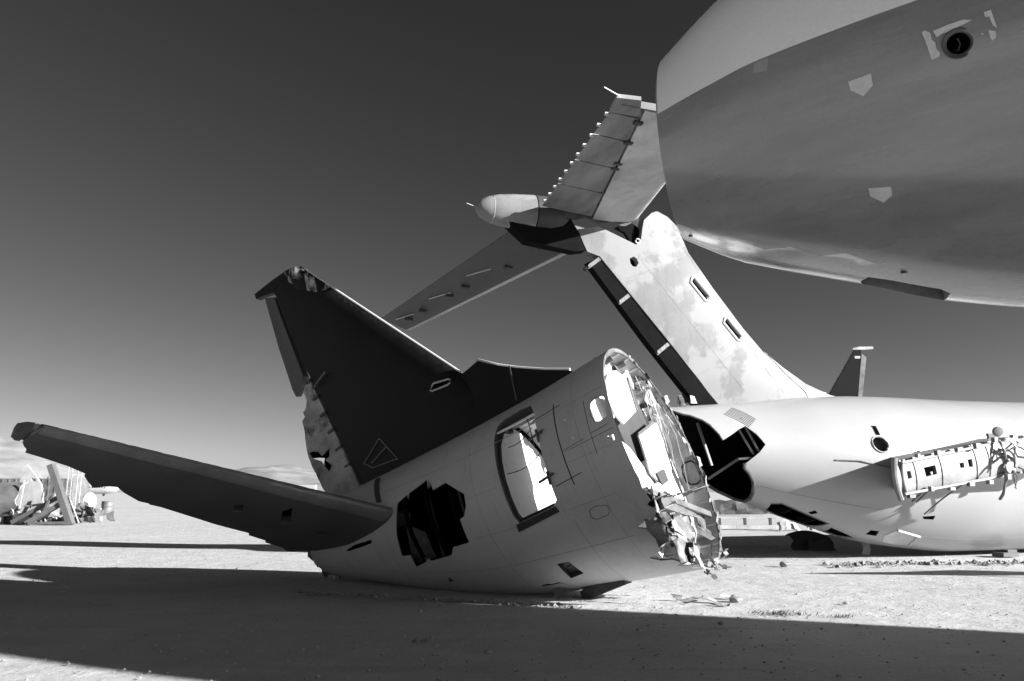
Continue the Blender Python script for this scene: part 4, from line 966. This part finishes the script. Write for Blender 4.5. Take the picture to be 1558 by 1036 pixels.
    fs = [(2 * i, 2 * ((i + 1) % n), 2 * ((i + 1) % n) + 1, 2 * i + 1) for i in range(n)] + [tuple(2 * i + 1 for i in range(n))]
    w = mesh_obj('belly_well', vs, fs, M['scrap_mid'], root, O, smooth=False)
    for i in range(5):
        s = (1.85 + i * .13) * k; mb = MB(); mb.box(b.pt(s, 184, -.16), .05, .09, .07); mb.obj('well_fitting', M['gasket'], w)
    for s, t in ((.12 * k, 171), (2.2, 168), (3.2, 133.9)):
        mb = MB(); mb.box(b.pt(s, t, .0), .06, .02, .02); mb.obj('drain_mast', M['gasket'], root, O)
    # landing gear that carries it, beyond the frame edge
    def leg(s, y, R_, name):
        top = b.pt(s, 180 if y == 0 else (150 if y > 0 else 210), -.1); wm = rot.to_matrix()
        tw = wm @ (O + top) + base
        foot = Vector((tw.x, tw.y, R_)); fl = wm.transposed() @ (foot - base) - O
        mb = MB(); mb.tube([top, fl], .09, 12); mb.beam(fl + Vector((0, -.3, 0)), fl + Vector((0, .3, 0)), .08, .08); g = mb.obj(name, M['metal_dull'], root, O)
        for sy in (-.3, .3):
            mb = MB(); mb.lathe([(R_ * .45, -.09), (R_ * .9, -.12), (R_, -.06), (R_, .06), (R_ * .9, .12), (R_ * .45, .09)], 24, Matrix.Translation(fl + Vector((0, sy, 0))) @ Matrix.Rotation(rad(90), 4, 'Z')); mb.obj('wheel', M['rubber'], g)
    leg(7.5, 0, .42, 'nose_gear'); leg(24, 2.2, .55, 'main_gear'); leg(24, -2.2, .55, 'main_gear')
build_nose()

# ================================================================== D: far tail behind the white airliner
def build_far_tail():
    # stands some 50 m off, its nose to the left
    d = 52.; px = lambda x, y: Vector(((x - 779) / 1212 * d * 1.0, 0, 1.62 + (748 - y) / 1212 * d))
    base = Vector((22.6, d, 0))
    root = thing('distant_aircraft_tail', base, 'distant dark airliner tail fin rising behind the white fuselage', 'aircraft tail')
    fm = lambda u, v, t: Vector((u, t, v))
    fin = [(-3.1, 5.2), (-1.98, 7.6), (.05, 10.82), (.50, 10.85), (.15, 8.6), (-.15, 6.6), (-.5, 5.2)]
    tf = lambda u, v: .12
    f = wing_slab('fin', fin, [], tf, fm, [M['far_fin']], root, None, .5)
    wing_slab('rudder', [(.53, 10.6), (.82, 10.35), (.75, 9.9), (.1, 6.4), (-.1, 5.4), (-.45, 5.4), (-.1, 6.6), (.2, 8.6)], [], lambda u, v: .08, fm, [M['scrap_mid']], root, None, .5)
    mb = MB(); mb.tube([fm(-3.16, 5.2, 0), fm(-2.04, 7.6, 0), fm(0, 10.82, 0)], .05, 6); mb.obj('leading_edge', M['trim'], root)
    wing_slab('tip_boom', [(-.05, 10.95), (.4, 11.05), (1.3, 11.06), (1.32, 10.9), (.7, 10.86), (.0, 10.84)], [], lambda u, v: .12, fm, [M['scrap_white']], root, None, .4)
    panel('tail_marking', [fm(.02, 10.42, -.13), fm(.40, 10.42, -.13), fm(.38, 10.25, -.13), fm(.04, 10.25, -.13)], (0, 1, 0), .01, M['scrap_white'], f)
    mb = MB(); mb.lathe([(.3, 1.6), (.9, 0), (1.6, -3), (1.75, -5)], 28, Matrix.Translation((0, 0, 3.9))); mb.obj('fuselage', M['scrap_white'], root)
    mb = MB(); mb.box((-1.6, 0, 1.3), .8, 2.2, 2.6); mb.obj('cradle', M['wood'], root)
    mb = MB(); mb.box((.2, 0, 1.3), .6, 1.6, 2.7); mb.obj('cradle', M['wood'], root)
build_far_tail()

# ================================================================== scrap yard to the left
def to(x, y, Y):          # a spot Y metres ahead, from its bearing and height above the horizon line
    return Vector(((x - 779) / 1212 * Y, Y, 1.62 + (748 - y) / 1212 * Y))
def build_yard():
    # trestle of squared timbers
    root = thing('timber_trestle', (-22.2, 40.5, 0), 'grey timber trestle leaning in front of the scrap heap', 'trestle')
    o = root.location
    for p, q, w in (((-21.7, 40.2, .02), (-23.0, 40.2, 2.94), .36), ((-23.85, 40.1, .08), (-22.2, 40.3, 1.12), .26), ((-24.8, 40.5, .12), (-22.6, 40.45, 1.35), .22), ((-23.7, 40.0, .1), (-21.9, 40.1, .12), .16), ((-23.1, 40.15, .5), (-22.9, 40.2, 1.2), .14)):
        mb = MB(); mb.beam(Vector(p) - o, Vector(q) - o, w * .8, w, (0, 1, 0)); mb.obj('timber', M['wood'], root, smooth=False)
    mb = MB(); mb.tube([Vector((-22.95, 40.0, 2.35)) - o, Vector((-23.1, 40.0, 2.0)) - o, Vector((-23.15, 40.0, 1.3)) - o], .025, 5); mb.obj('rope', M['gasket'], root)
    # lattice mast
    root = thing('lattice_mast', (-24.9, 46, 0), 'white lattice mast standing behind the timber trestle', 'mast')
    for x in (-.27, .27):
        for y in (-.2, .2): mb = MB(); mb.beam((x, y, 0), (x, y, 3.75 if x > 0 else 3.5), .05, .05); mb.obj('post', M['scrap_white'], root)
    for i in range(9):
        mb = MB(); z = .2 + i * .41; mb.beam((-.27, -.2, z), (.27, -.2, z + (.3 if i % 2 else 0)), .04, .04, (0, 1, 0)); mb.obj('brace', M['scrap_white'], root)
        mb = MB(); mb.beam((-.27, .2, z), (.27, .2, z), .04, .04, (0, 1, 0)); mb.obj('brace', M['scrap_white'], root)
    # oval cowl ring on a stand
    root = thing('oval_hatch_door', (-28.6, 55, 0), 'white oval hatch door propped upright beside a drum', 'hatch door')
    mb = MB(); mb.lathe([(.05, -.07), (.40, -.05), (.44, 0), (.40, .05), (.05, .07)], 24, Matrix.Translation((0, 0, .98)) @ Matrix.Rotation(rad(-75), 4, 'Z') @ Matrix.Rotation(.12, 4, 'X') @ Matrix.Scale(1.42, 4, (0, 0, 1))); mb.obj('door_skin', M['scrap_white'], root)
    mb = MB(); mb.beam((-.15, .1, 0), (-.05, .05, .7), .06, .06); mb.obj('prop', M['steel'], root)
    mb = MB(); mb.beam((.3, .15, 0), (.1, .08, .6), .06, .06); mb.obj('prop', M['steel'], root)
    # drum
    root = thing('steel_drum', (-28.6, 57.5, 0), 'grey steel drum at the right end of the scrap heap', 'drum')
    R90 = Matrix.Rotation(rad(-90), 4, 'Y')
    mb = MB(); mb.lathe([(.38, 0), (.40, .03), (.39, .3), (.405, .33), (.39, .36), (.39, .62), (.405, .65), (.39, .68), (.39, .93), (.40, .96)], 24, R90); mb.obj('drum_body', M['scrap_mid'], root)
    mb = MB(); mb.lathe([(.37, .945), (.02, .945), (.02, .955), (.37, .955)], 24, R90); mb.obj('drum_lid', M['steel'], root)
    # cut-up hull chunk
    root = thing('hull_chunk', (-26.8, 43.5, 0), 'torn curved hull chunk with a dark open underside, leftmost in the scrap heap', 'wreckage')
    V, T = cdt(jag([(-1.3, 0), (1.2, .1), (1.1, 2.2), (-1.0, 2.0)], .12, random.Random(1), .25), [], .25)
    cm = lambda r_: (lambda u, v: Vector((u, -r_ * math.cos(v / 1.5 - .4), 1.0 + r_ * math.sin(v / 1.5 - .4) * .9)))
    two_skin('curved_skin', V, T, cm(1.45), cm(1.40), [M['scrap_mid'], M['scrap_dark'], M['scrap_white']], root)
    for x in (-.8, 0, .7):
        mb = MB(); mb.tube([cm(1.36)(x, v * .22) for v in range(10)], .05, 5); mb.obj('rib', M['scrap_dark'], root)
    mb = MB(); mb.box((-.2, -.2, .45), 1.9, 1.2, .9); mb.obj('crumpled_base', M['scrap_dark'], root)
    # broken fin standing on end
    root = thing('fin_fragment', (-25.6, 43, 0), 'white triangular fin fragment poking up from the scrap heap', 'wreckage')
    fm = lambda u, v, t_: Vector((u, t_, v))
    wing_slab('fin_skin', jag([(-.75, 0), (.7, 0), (.75, 1.6), (.62, 2.05), (-.25, 3.05), (-.42, 3.0), (-.6, 1.8)], .03, random.Random(2), .3), [[(.05, 2.35), (.3, 2.3), (.36, 2.15), (.1, 2.2)]], lambda u, v: .07, fm, [M['scrap_white']], root, None, .3)
    mb = MB(); mb.box((.0, .12, 1.3), 1.1, .16, .5); mb.obj('dark_rib', M['scrap_dark'], root)
    # grey container far behind
    root = thing('storage_container', (-41.5, 62, 0), 'long grey storage container half hidden behind the trestle', 'container')
    mb = MB(); mb.box((5.5, 0, 1.35), 6.0, 2.4, 2.5); mb.obj('container_body', M['scrap_mid'], root)
    for x in [2.7 + .5 * i for i in range(12)]:
        mb = MB(); mb.box((x, -1.22, 1.35), .1, .05, 2.4); mb.obj('corrugation', M['scrap_mid'], root)
    # buckled sheets lying in the heap
    rg = random.Random(77)
    n = 0
    for i in range(64):
        x = -28.5 + rg.uniform(0, 1) * 6.3; y = 41 + rg.uniform(0, 5); z = rg.uniform(.1, 1.5) * (1 if x < -24 else .5)
        w, h = rg.uniform(.25, .75) * (1.4 if i % 8 == 0 else 1), rg.uniform(.2, .65) * (1.4 if i % 8 == 0 else 1)
        ex = Vector((1, rg.uniform(-.6, .6), rg.uniform(-.7, .7))); ey0 = Vector((rg.uniform(-.4, .4), rg.uniform(-.6, .6), 1)); ey = ey0 - ex * ey0.dot(ex) / ex.dot(ex)
        mt, lab = ((M['scrap_white'], 'buckled white metal sheet in the scrap heap at far left'), (M['scrap_dark'], 'buckled dark metal sheet in the scrap heap at far left'), (M['scrap_mid'], 'buckled grey metal sheet in the scrap heap at far left'), (M['scrap_dark'], 'buckled dark metal sheet in the scrap heap at far left'))[i % 4]
        o = crumple('metal_sheet', jag([(-w / 2, -h / 2), (w / 2, -h / 2), (w / 2, h / 2), (-w / 2, h / 2)], .12, rg, .25), (0, 0, 0), ex, ey, .18, mt, None, None, i, .2, .02, 1.5)
        lo = min(v.co.z for v in o.data.vertices); o.location = (x, y, max(z, -lo - .02) if i % 3 == 0 else -lo - .02)
        tag(o, lab, 'scrap sheet', 'sheets in the scrap heap')
    for i in range(20):
        x = -28.3 + rg.uniform(0, 1) * 6; y = 41.5 + rg.uniform(0, 3); L_ = rg.uniform(1.0, 2.4); a_ = rg.uniform(.1, 2.9); 
        mb = MB(); mb.beam((-math.cos(a_) * L_ / 2, 0, 0.05), (math.cos(a_) * L_ / 2, .3, .05 + abs(math.sin(a_)) * L_), .07, .07); o = mb.obj('metal_bar', M['scrap_dark'] if i % 2 else M['scrap_white']); o.location = (x, y, 0)
        tag(o, 'bent dark metal bar sticking out of the scrap heap' if i % 2 else 'bent pale metal bar sticking out of the scrap heap', 'scrap bar', 'bars in the scrap heap')
    for i in range(26):     # small machine parts strewn through the heap
        mb = MB(); k_ = i % 3; a_ = rg.uniform(0, 3)
        R_ = Matrix.Rotation(a_, 4, 'Z') @ Matrix.Rotation(rg.uniform(-.5, .5), 4, 'Y'); s_ = rg.uniform(.12, .34)
        if k_ == 0: mb.lathe([(s_ * .4, -s_), (s_ * .9, -s_ * .8), (s_, -s_ * .2), (s_ * .7, -s_ * .1), (s_ * .7, s_ * .6), (s_ * .35, s_)], 14, R_)
        elif k_ == 1: mb.lathe([(s_ * .3, -s_ * 1.6), (s_ * .35, s_ * .2), (s_ * .8, s_ * .25), (s_ * .8, s_ * .5), (s_ * .3, s_ * .55)], 12, R_)
        else:
            mb.beam(R_ @ Vector((-s_ * 2, 0, 0)), R_ @ Vector((s_ * 2, 0, 0)), s_ * .5, s_ * .35); mb.beam(R_ @ Vector((s_, 0, 0)), R_ @ Vector((s_ * 1.1, 0, s_ * 1.5)), s_ * .3, s_ * .3)
        o = mb.obj('machine_part', M[('scrap_dark', 'scrap_mid', 'steel', 'scrap_white')[i % 4]])
        o.location = (-28.3 + rg.uniform(0, 1) * 6.2, 40.6 + rg.uniform(0, 2.6), -min(v.co.z for v in o.data.vertices) + (rg.uniform(.2, 1.0) if i % 3 == 1 else -.02))
        tag(o, ('dark machine part', 'grey machine part', 'steel machine part', 'pale machine part')[i % 4] + ' strewn in the scrap heap at far left', 'machine part', 'machine parts in the scrap heap')
    # airliner parked far away
    root = thing('parked_airliner', (-160, 300, 0), 'tiny white airliner parked far off beyond the scrap heap', 'airplane')
    mb = MB(); mb.lathe([(.3, 14.5), (1.0, 13.9), (1.6, 12.4), (1.9, 10), (1.9, -8), (1.5, -14), (.5, -19)], 24, Matrix.Translation((0, 0, 2.7)), cap=True); mb.obj('fuselage', M['scrap_white'], root)
    for i in range(22): mb = MB(); mb.box((10 - i * .9, -1.88, 3.1), .3, .06, .4); mb.obj('window', M['steel'], root)
    wing_slab('wing', [(4, 0), (-3, 0), (-6, -14), (-4.5, -14)], [], lambda u, v: .15, lambda u, v, t_: Vector((u, v, 1.5 - v * .05 + t_)), [M['scrap_mid']], root, None, 1.5)
    wing_slab('fin', [(-12, 3.8), (-17, 9.5), (-19, 9.5), (-18, 3.4)], [], lambda u, v: .12, fm, [M['scrap_white']], root, None, 1.5)
    mb = MB(); mb.lathe([(.6, 2), (.75, .5), (.6, -1.8)], 16, Matrix.Translation((2.5, -6, 1.0))); mb.obj('engine', M['steel'], root)
    for x, y in ((9, 0), (-2, -2.2), (-2, 2.2)):
        mb = MB(); mb.tube([(x, y, 1.6), (x, y, .45)], .12, 8); g = mb.obj('gear_leg', M['steel'], root)
        mb = MB(); mb.lathe([(.2, -.15), (.45, -.12), (.45, .12), (.2, .15)], 14, Matrix.Translation((x, y, .45)) @ Matrix.Rotation(rad(90), 4, 'Z')); mb.obj('wheel', M['rubber'], g)
    # two boxes on the skyline between stabiliser and fin
    root = thing('box_trailer', (-63, 250, 0), 'small white box trailer far away just left of the mottled rudder', 'trailer')
    mb = MB(); mb.box((0, 0, 2.3), 5.0, 2.4, 2.6); mb.obj('trailer_box', M['scrap_white'], root)
    for x in (-1.6, 1.6):
        mb = MB(); mb.lathe([(.2, -1.1), (.5, -1.0), (.5, 1.0), (.2, 1.1)], 14, Matrix.Translation((x, 0, .5)) @ Matrix.Rotation(rad(90), 4, 'Z')); mb.obj('wheels', M['rubber'], root)
    mb = MB(); mb.box((0, 0, .85), 4.6, .8, .3); mb.obj('chassis', M['steel'], root)
build_yard()

# ================================================================== loose things on the sand
def build_debris():
    rg = random.Random(15)
    # dark crumpled cowling under the white belly
    root = thing('engine_cowling', (8.5, 23.4, 0), 'dark crumpled engine cowling lying in the shade under the white fuselage', 'cowling')
    V, T = cdt(jag([(0, 0), (1.5, 0), (1.4, 1.0), (.2, 1.2)], .08, rg, .2), [], .15)
    cm = lambda r_: (lambda u, v: Vector((u * .8 - .6, -r_ * math.cos(v * 1.9) + .3, .02 + r_ * math.sin(v * 1.9) * (.75 + .25 * math.sin(u * 2.2)))))
    two_skin('cowl_skin', V, T, cm(.5), cm(.48), [M['scrap_dark']], root)
    crumple('cowl_flap', jag([(-.4, 0), (.4, 0), (.3, .35), (-.3, .4)], .08, rg, .15), (.1, -.5, .02), (1, .1, 0), (0, .5, .8), .1, M['scrap_dark'], root, None, 4, .1)
    # white strip hanging/lying
    o = crumple('white_cloth', jag([(-.1, 0), (.1, 0), (.14, .22), (.05, .42), (-.1, .40), (-.04, .2)], .02, rg, .08), (0, 0, 0), (1, 0, 0), (.1, .3, 1), .04, M['scrap_white'], None, None, 2, .06); o.location = (9.25, 21.5, .0)
    tag(o, 'small white rag of skin upright on the shaded sand under the belly', 'rag')
    # frame of white beams beyond
    root = thing('white_ladder_frame', (10.6, 35.5, 0), 'low white steel frame on the far side under the white fuselage', 'frame')
    for z, y in ((.52, 0), (.12, -.2)):
        mb = MB(); mb.beam((-2.3, y, z), (1.2, y, z), .12, .10 if z > .3 else .16); mb.obj('rail', M['scrap_white'], root)
    for x in (-1.6, -.5, .6):
        mb = MB(); mb.beam((x, -.1, .02), (x, -.1, .5), .14, .1); mb.obj('post', M['steel'], root)
    for i in range(7):
        s_ = rg.uniform(.1, .25); o = crumple('white_scrap', jag([(-s_, -s_), (s_, -s_), (s_, s_), (-s_, s_)], .05, rg, .1), (0, 0, 0), (1, .2, rg.uniform(-.3, .3)), (0, .5, 1), .08, M['scrap_white'], None, None, i, .08)
        o.location = (11.2 + rg.uniform(0, 1.6), 34.2 + rg.uniform(-.6, .6), -min(v.co.z for v in o.data.vertices)); tag(o, 'scrap of white metal by the low white frame under the fuselage', 'scrap', 'white scraps by the frame')
    root = thing('far_shade_sheets', (17.5, 60, 0), 'low dark sheets added as far-off shade under the white aircraft tail', 'wreckage')  # dark sheets stand in for shaded ground in the distance
    crumple('shade_sheet', jag([(-3.2, 0), (4.5, 0), (4.0, .9), (1.0, 1.25), (-2.6, 1.0)], .12, rg, .5), (0, 0, .02), (1, 0, 0), (0, .5, 1), .3, M['scrap_dark'], root, None, 6, .3, .08, .9)
    crumple('shade_sheet', jag([(-2, 0), (2, 0), (1.5, .6), (-1.6, .5)], .1, rg, .4), (-1, -1.2, .02), (1, .2, 0), (0, .8, .6), .2, M['scrap_dark'], root, None, 7, .3, .06, .9)
    # thin rods in the shade
    for p, q in (((6.2, 24.6, .02), (7.9, 24.4, .03)), ((7.55, 24.0, .02), (7.3, 25.2, .10))):
        mb = MB(); mb.tube([p, q], .018, 6); o = mb.obj('metal_rod', M['scrap_white']); tag(o, 'longer thin pale rod lying across the shade under the fuselage' if p[0] < 7 else 'short thin pale rod crossing the longer rod in the shade', 'rod', 'crossed rods')
    # scraps under the torn end
    for i, (x, y) in enumerate(((2.62, 12.2), (2.95, 12.35), (2.78, 12.7), (3.3, 12.75), (2.5, 12.6), (3.05, 12.0))):
        w = rg.uniform(.06, .13); o = crumple('skin_scrap', jag([(-w, -w * .6), (w, -w * .6), (w, w * .6), (-w, w * .6)], .05, rg, .08), (0, 0, 0), (1, rg.uniform(-.4, .4), rg.uniform(-.3, .3)), (rg.uniform(-.3, .3), 1, rg.uniform(0, .5)), .06, M['scrap_white'] if i % 2 else M['metal'], None, None, 20 + i, .05, .008, 5)
        o.location = (x, y, -min(v.co.z for v in o.data.vertices)); tag(o, 'curled scrap of aircraft skin on the sand below the torn opening', 'scrap', 'scraps below the torn opening')
    # dry scrub tufts
    for k, (x, y, n, sp) in enumerate(((3.58, 11.2, 150, .19), (4.35, 11.0, 40, .09), (7.8, 18.6, 60, .2), (-1.0, 9.2, 16, .06))):
        mb = MB()
        for i in range(n):
            p = Vector((rg.gauss(0, sp), rg.gauss(0, sp * .6), 0)); d = Vector((rg.uniform(-1, 1), rg.uniform(-1, 1), rg.uniform(.02, .35))).normalized() * rg.uniform(.03, .09)
            x_ = Vector((-d.y, d.x, 0)).normalized() * .006; mb.add([p - x_, p + x_, p + d], [(0, 1, 2)]); mb.add([p + Vector((0, 0, .0)) - x_, p + d * .6 + Vector((.03, .02, .03)), p + x_], [(0, 1, 2)])
        o = mb.obj('dry_scrub', M['scrap_dark'], smooth=False); o.location = (x, y, 0); o['kind'] = 'stuff'
        tag(o, ('flattened dry weeds on the sunlit sand in the foreground', 'small patch of dry weeds right of the larger foreground weeds', 'dry weeds beside the shade edge of the white fuselage', 'tiny dark twigs in the foreground shade')[k], 'weeds')
    # stones and clods
    def scatter(name, mat, n, region, lo, hi, label):
        mb = MB()
        for i in range(n):
            x, y = region(); s_ = lo * (hi / lo) ** (rg.random() ** 2.2); a_ = rg.uniform(0, 6.28)
            P = [(1, 0, .1), (.2, .9, .0), (-.9, .4, .1), (-.6, -.8, .0), (.5, -.8, .15), (.1, .1, .75), (-.3, .0, .55)]
            vs = []
            for q in P:
                j = [rg.uniform(.75, 1.25) for _ in range(3)]
                vs.append((x + s_ * (q[0] * j[0] * math.cos(a_) - q[1] * math.sin(a_)), y + s_ * (q[0] * math.sin(a_) + q[1] * j[1] * math.cos(a_)), s_ * (q[2] * j[2] - .12)))
            mb.add(vs, [(0, 1, 5), (1, 2, 6), (1, 6, 5), (2, 3, 6), (3, 4, 6), (4, 5, 6), (4, 0, 5)])
        o = mb.obj(name, mat, smooth=False); tag(o, label, name, kind='stuff')
    def near():
        while True:
            y = 6 + 18 * rg.random() ** 1.3; x = rg.uniform(-.65, .68) * y
            return x, y
    scatter('gravel', M['stone'], 5200, near, .005, .028, 'fine scattered gravel on the pale sand')
    def ridge(): x = rg.uniform(7.0, 13.5); return x, 18.9 + (x - 9) * .12 + rg.gauss(0, .28)
    scatter('clods', M['clod'], 420, ridge, .02, .11, 'low ridge of earth clods in front of the white fuselage')
    def berm():
        f = rg.random(); x = -3.6 + 4.6 * f; return x, 13.9 - 1.75 * f + rg.gauss(0, .12) - .25
    scatter('dirt_ridge', M['clod'], 260, berm, .012, .06, 'loose dirt pushed up along the broken tail section')
    # row of lone stones
    for i, (x, y, s_) in enumerate(((6.05, 18.3, .10), (3.35, 12.45, .08), (1.5, 9.9, .03), (2.6, 10.4, .035), (4.9, 12.2, .035), (-.25, 8.6, .03))):
        bm = bmesh.new(); bmesh.ops.create_icosphere(bm, subdivisions=2, radius=1)
        for v in bm.verts: v.co *= rg.uniform(.82, 1.15)
        for v in bm.verts: v.co = Vector((v.co.x * s_ * 1.3, v.co.y * s_, v.co.z * s_ * .6 + s_ * .4))
        me = bpy.data.meshes.new('stone'); bm.to_mesh(me); bm.free(); me.materials.append(M['stone'])
        o = bpy.data.objects.new('stone', me); COL.objects.link(o); o.location = (x, y, 0)
        tag(o, ('flat stone at the edge of the shade in front of the white fuselage', 'rounded pale stone below the torn opening', 'small stone on sunlit sand right of the tail skid', 'small stone on sunlit sand below the torn end', 'small stone between the torn end and the white fuselage', 'small dark stone in the foreground shade')[i], 'stone')
build_debris()

# unseen panel on stands, added beyond the right edge to cast a long shadow
def build_off_panel():
    root = thing('added_shadow_panel', (16.2, 14.0, 0), 'unseen wing panel on two stands beyond the right edge, added for its shadow', 'wing panel')
    wing_slab('panel_skin', [(-2.3, -.1), (1.0, -.45), (2.4, -.3), (2.5, .1), (1.2, .5), (-.2, .15)], [], lambda u, v: .09, lambda u, v, t_: Vector((u, v, 2.5 + t_)), [M['scrap_white']], root, None, .3)
    for x in (-.8, 1.6):
        mb = MB(); mb.beam((x, 0, 0), (x, 0, 2.42), .06, .06); mb.obj('stand', M['steel'], root)
build_off_panel()
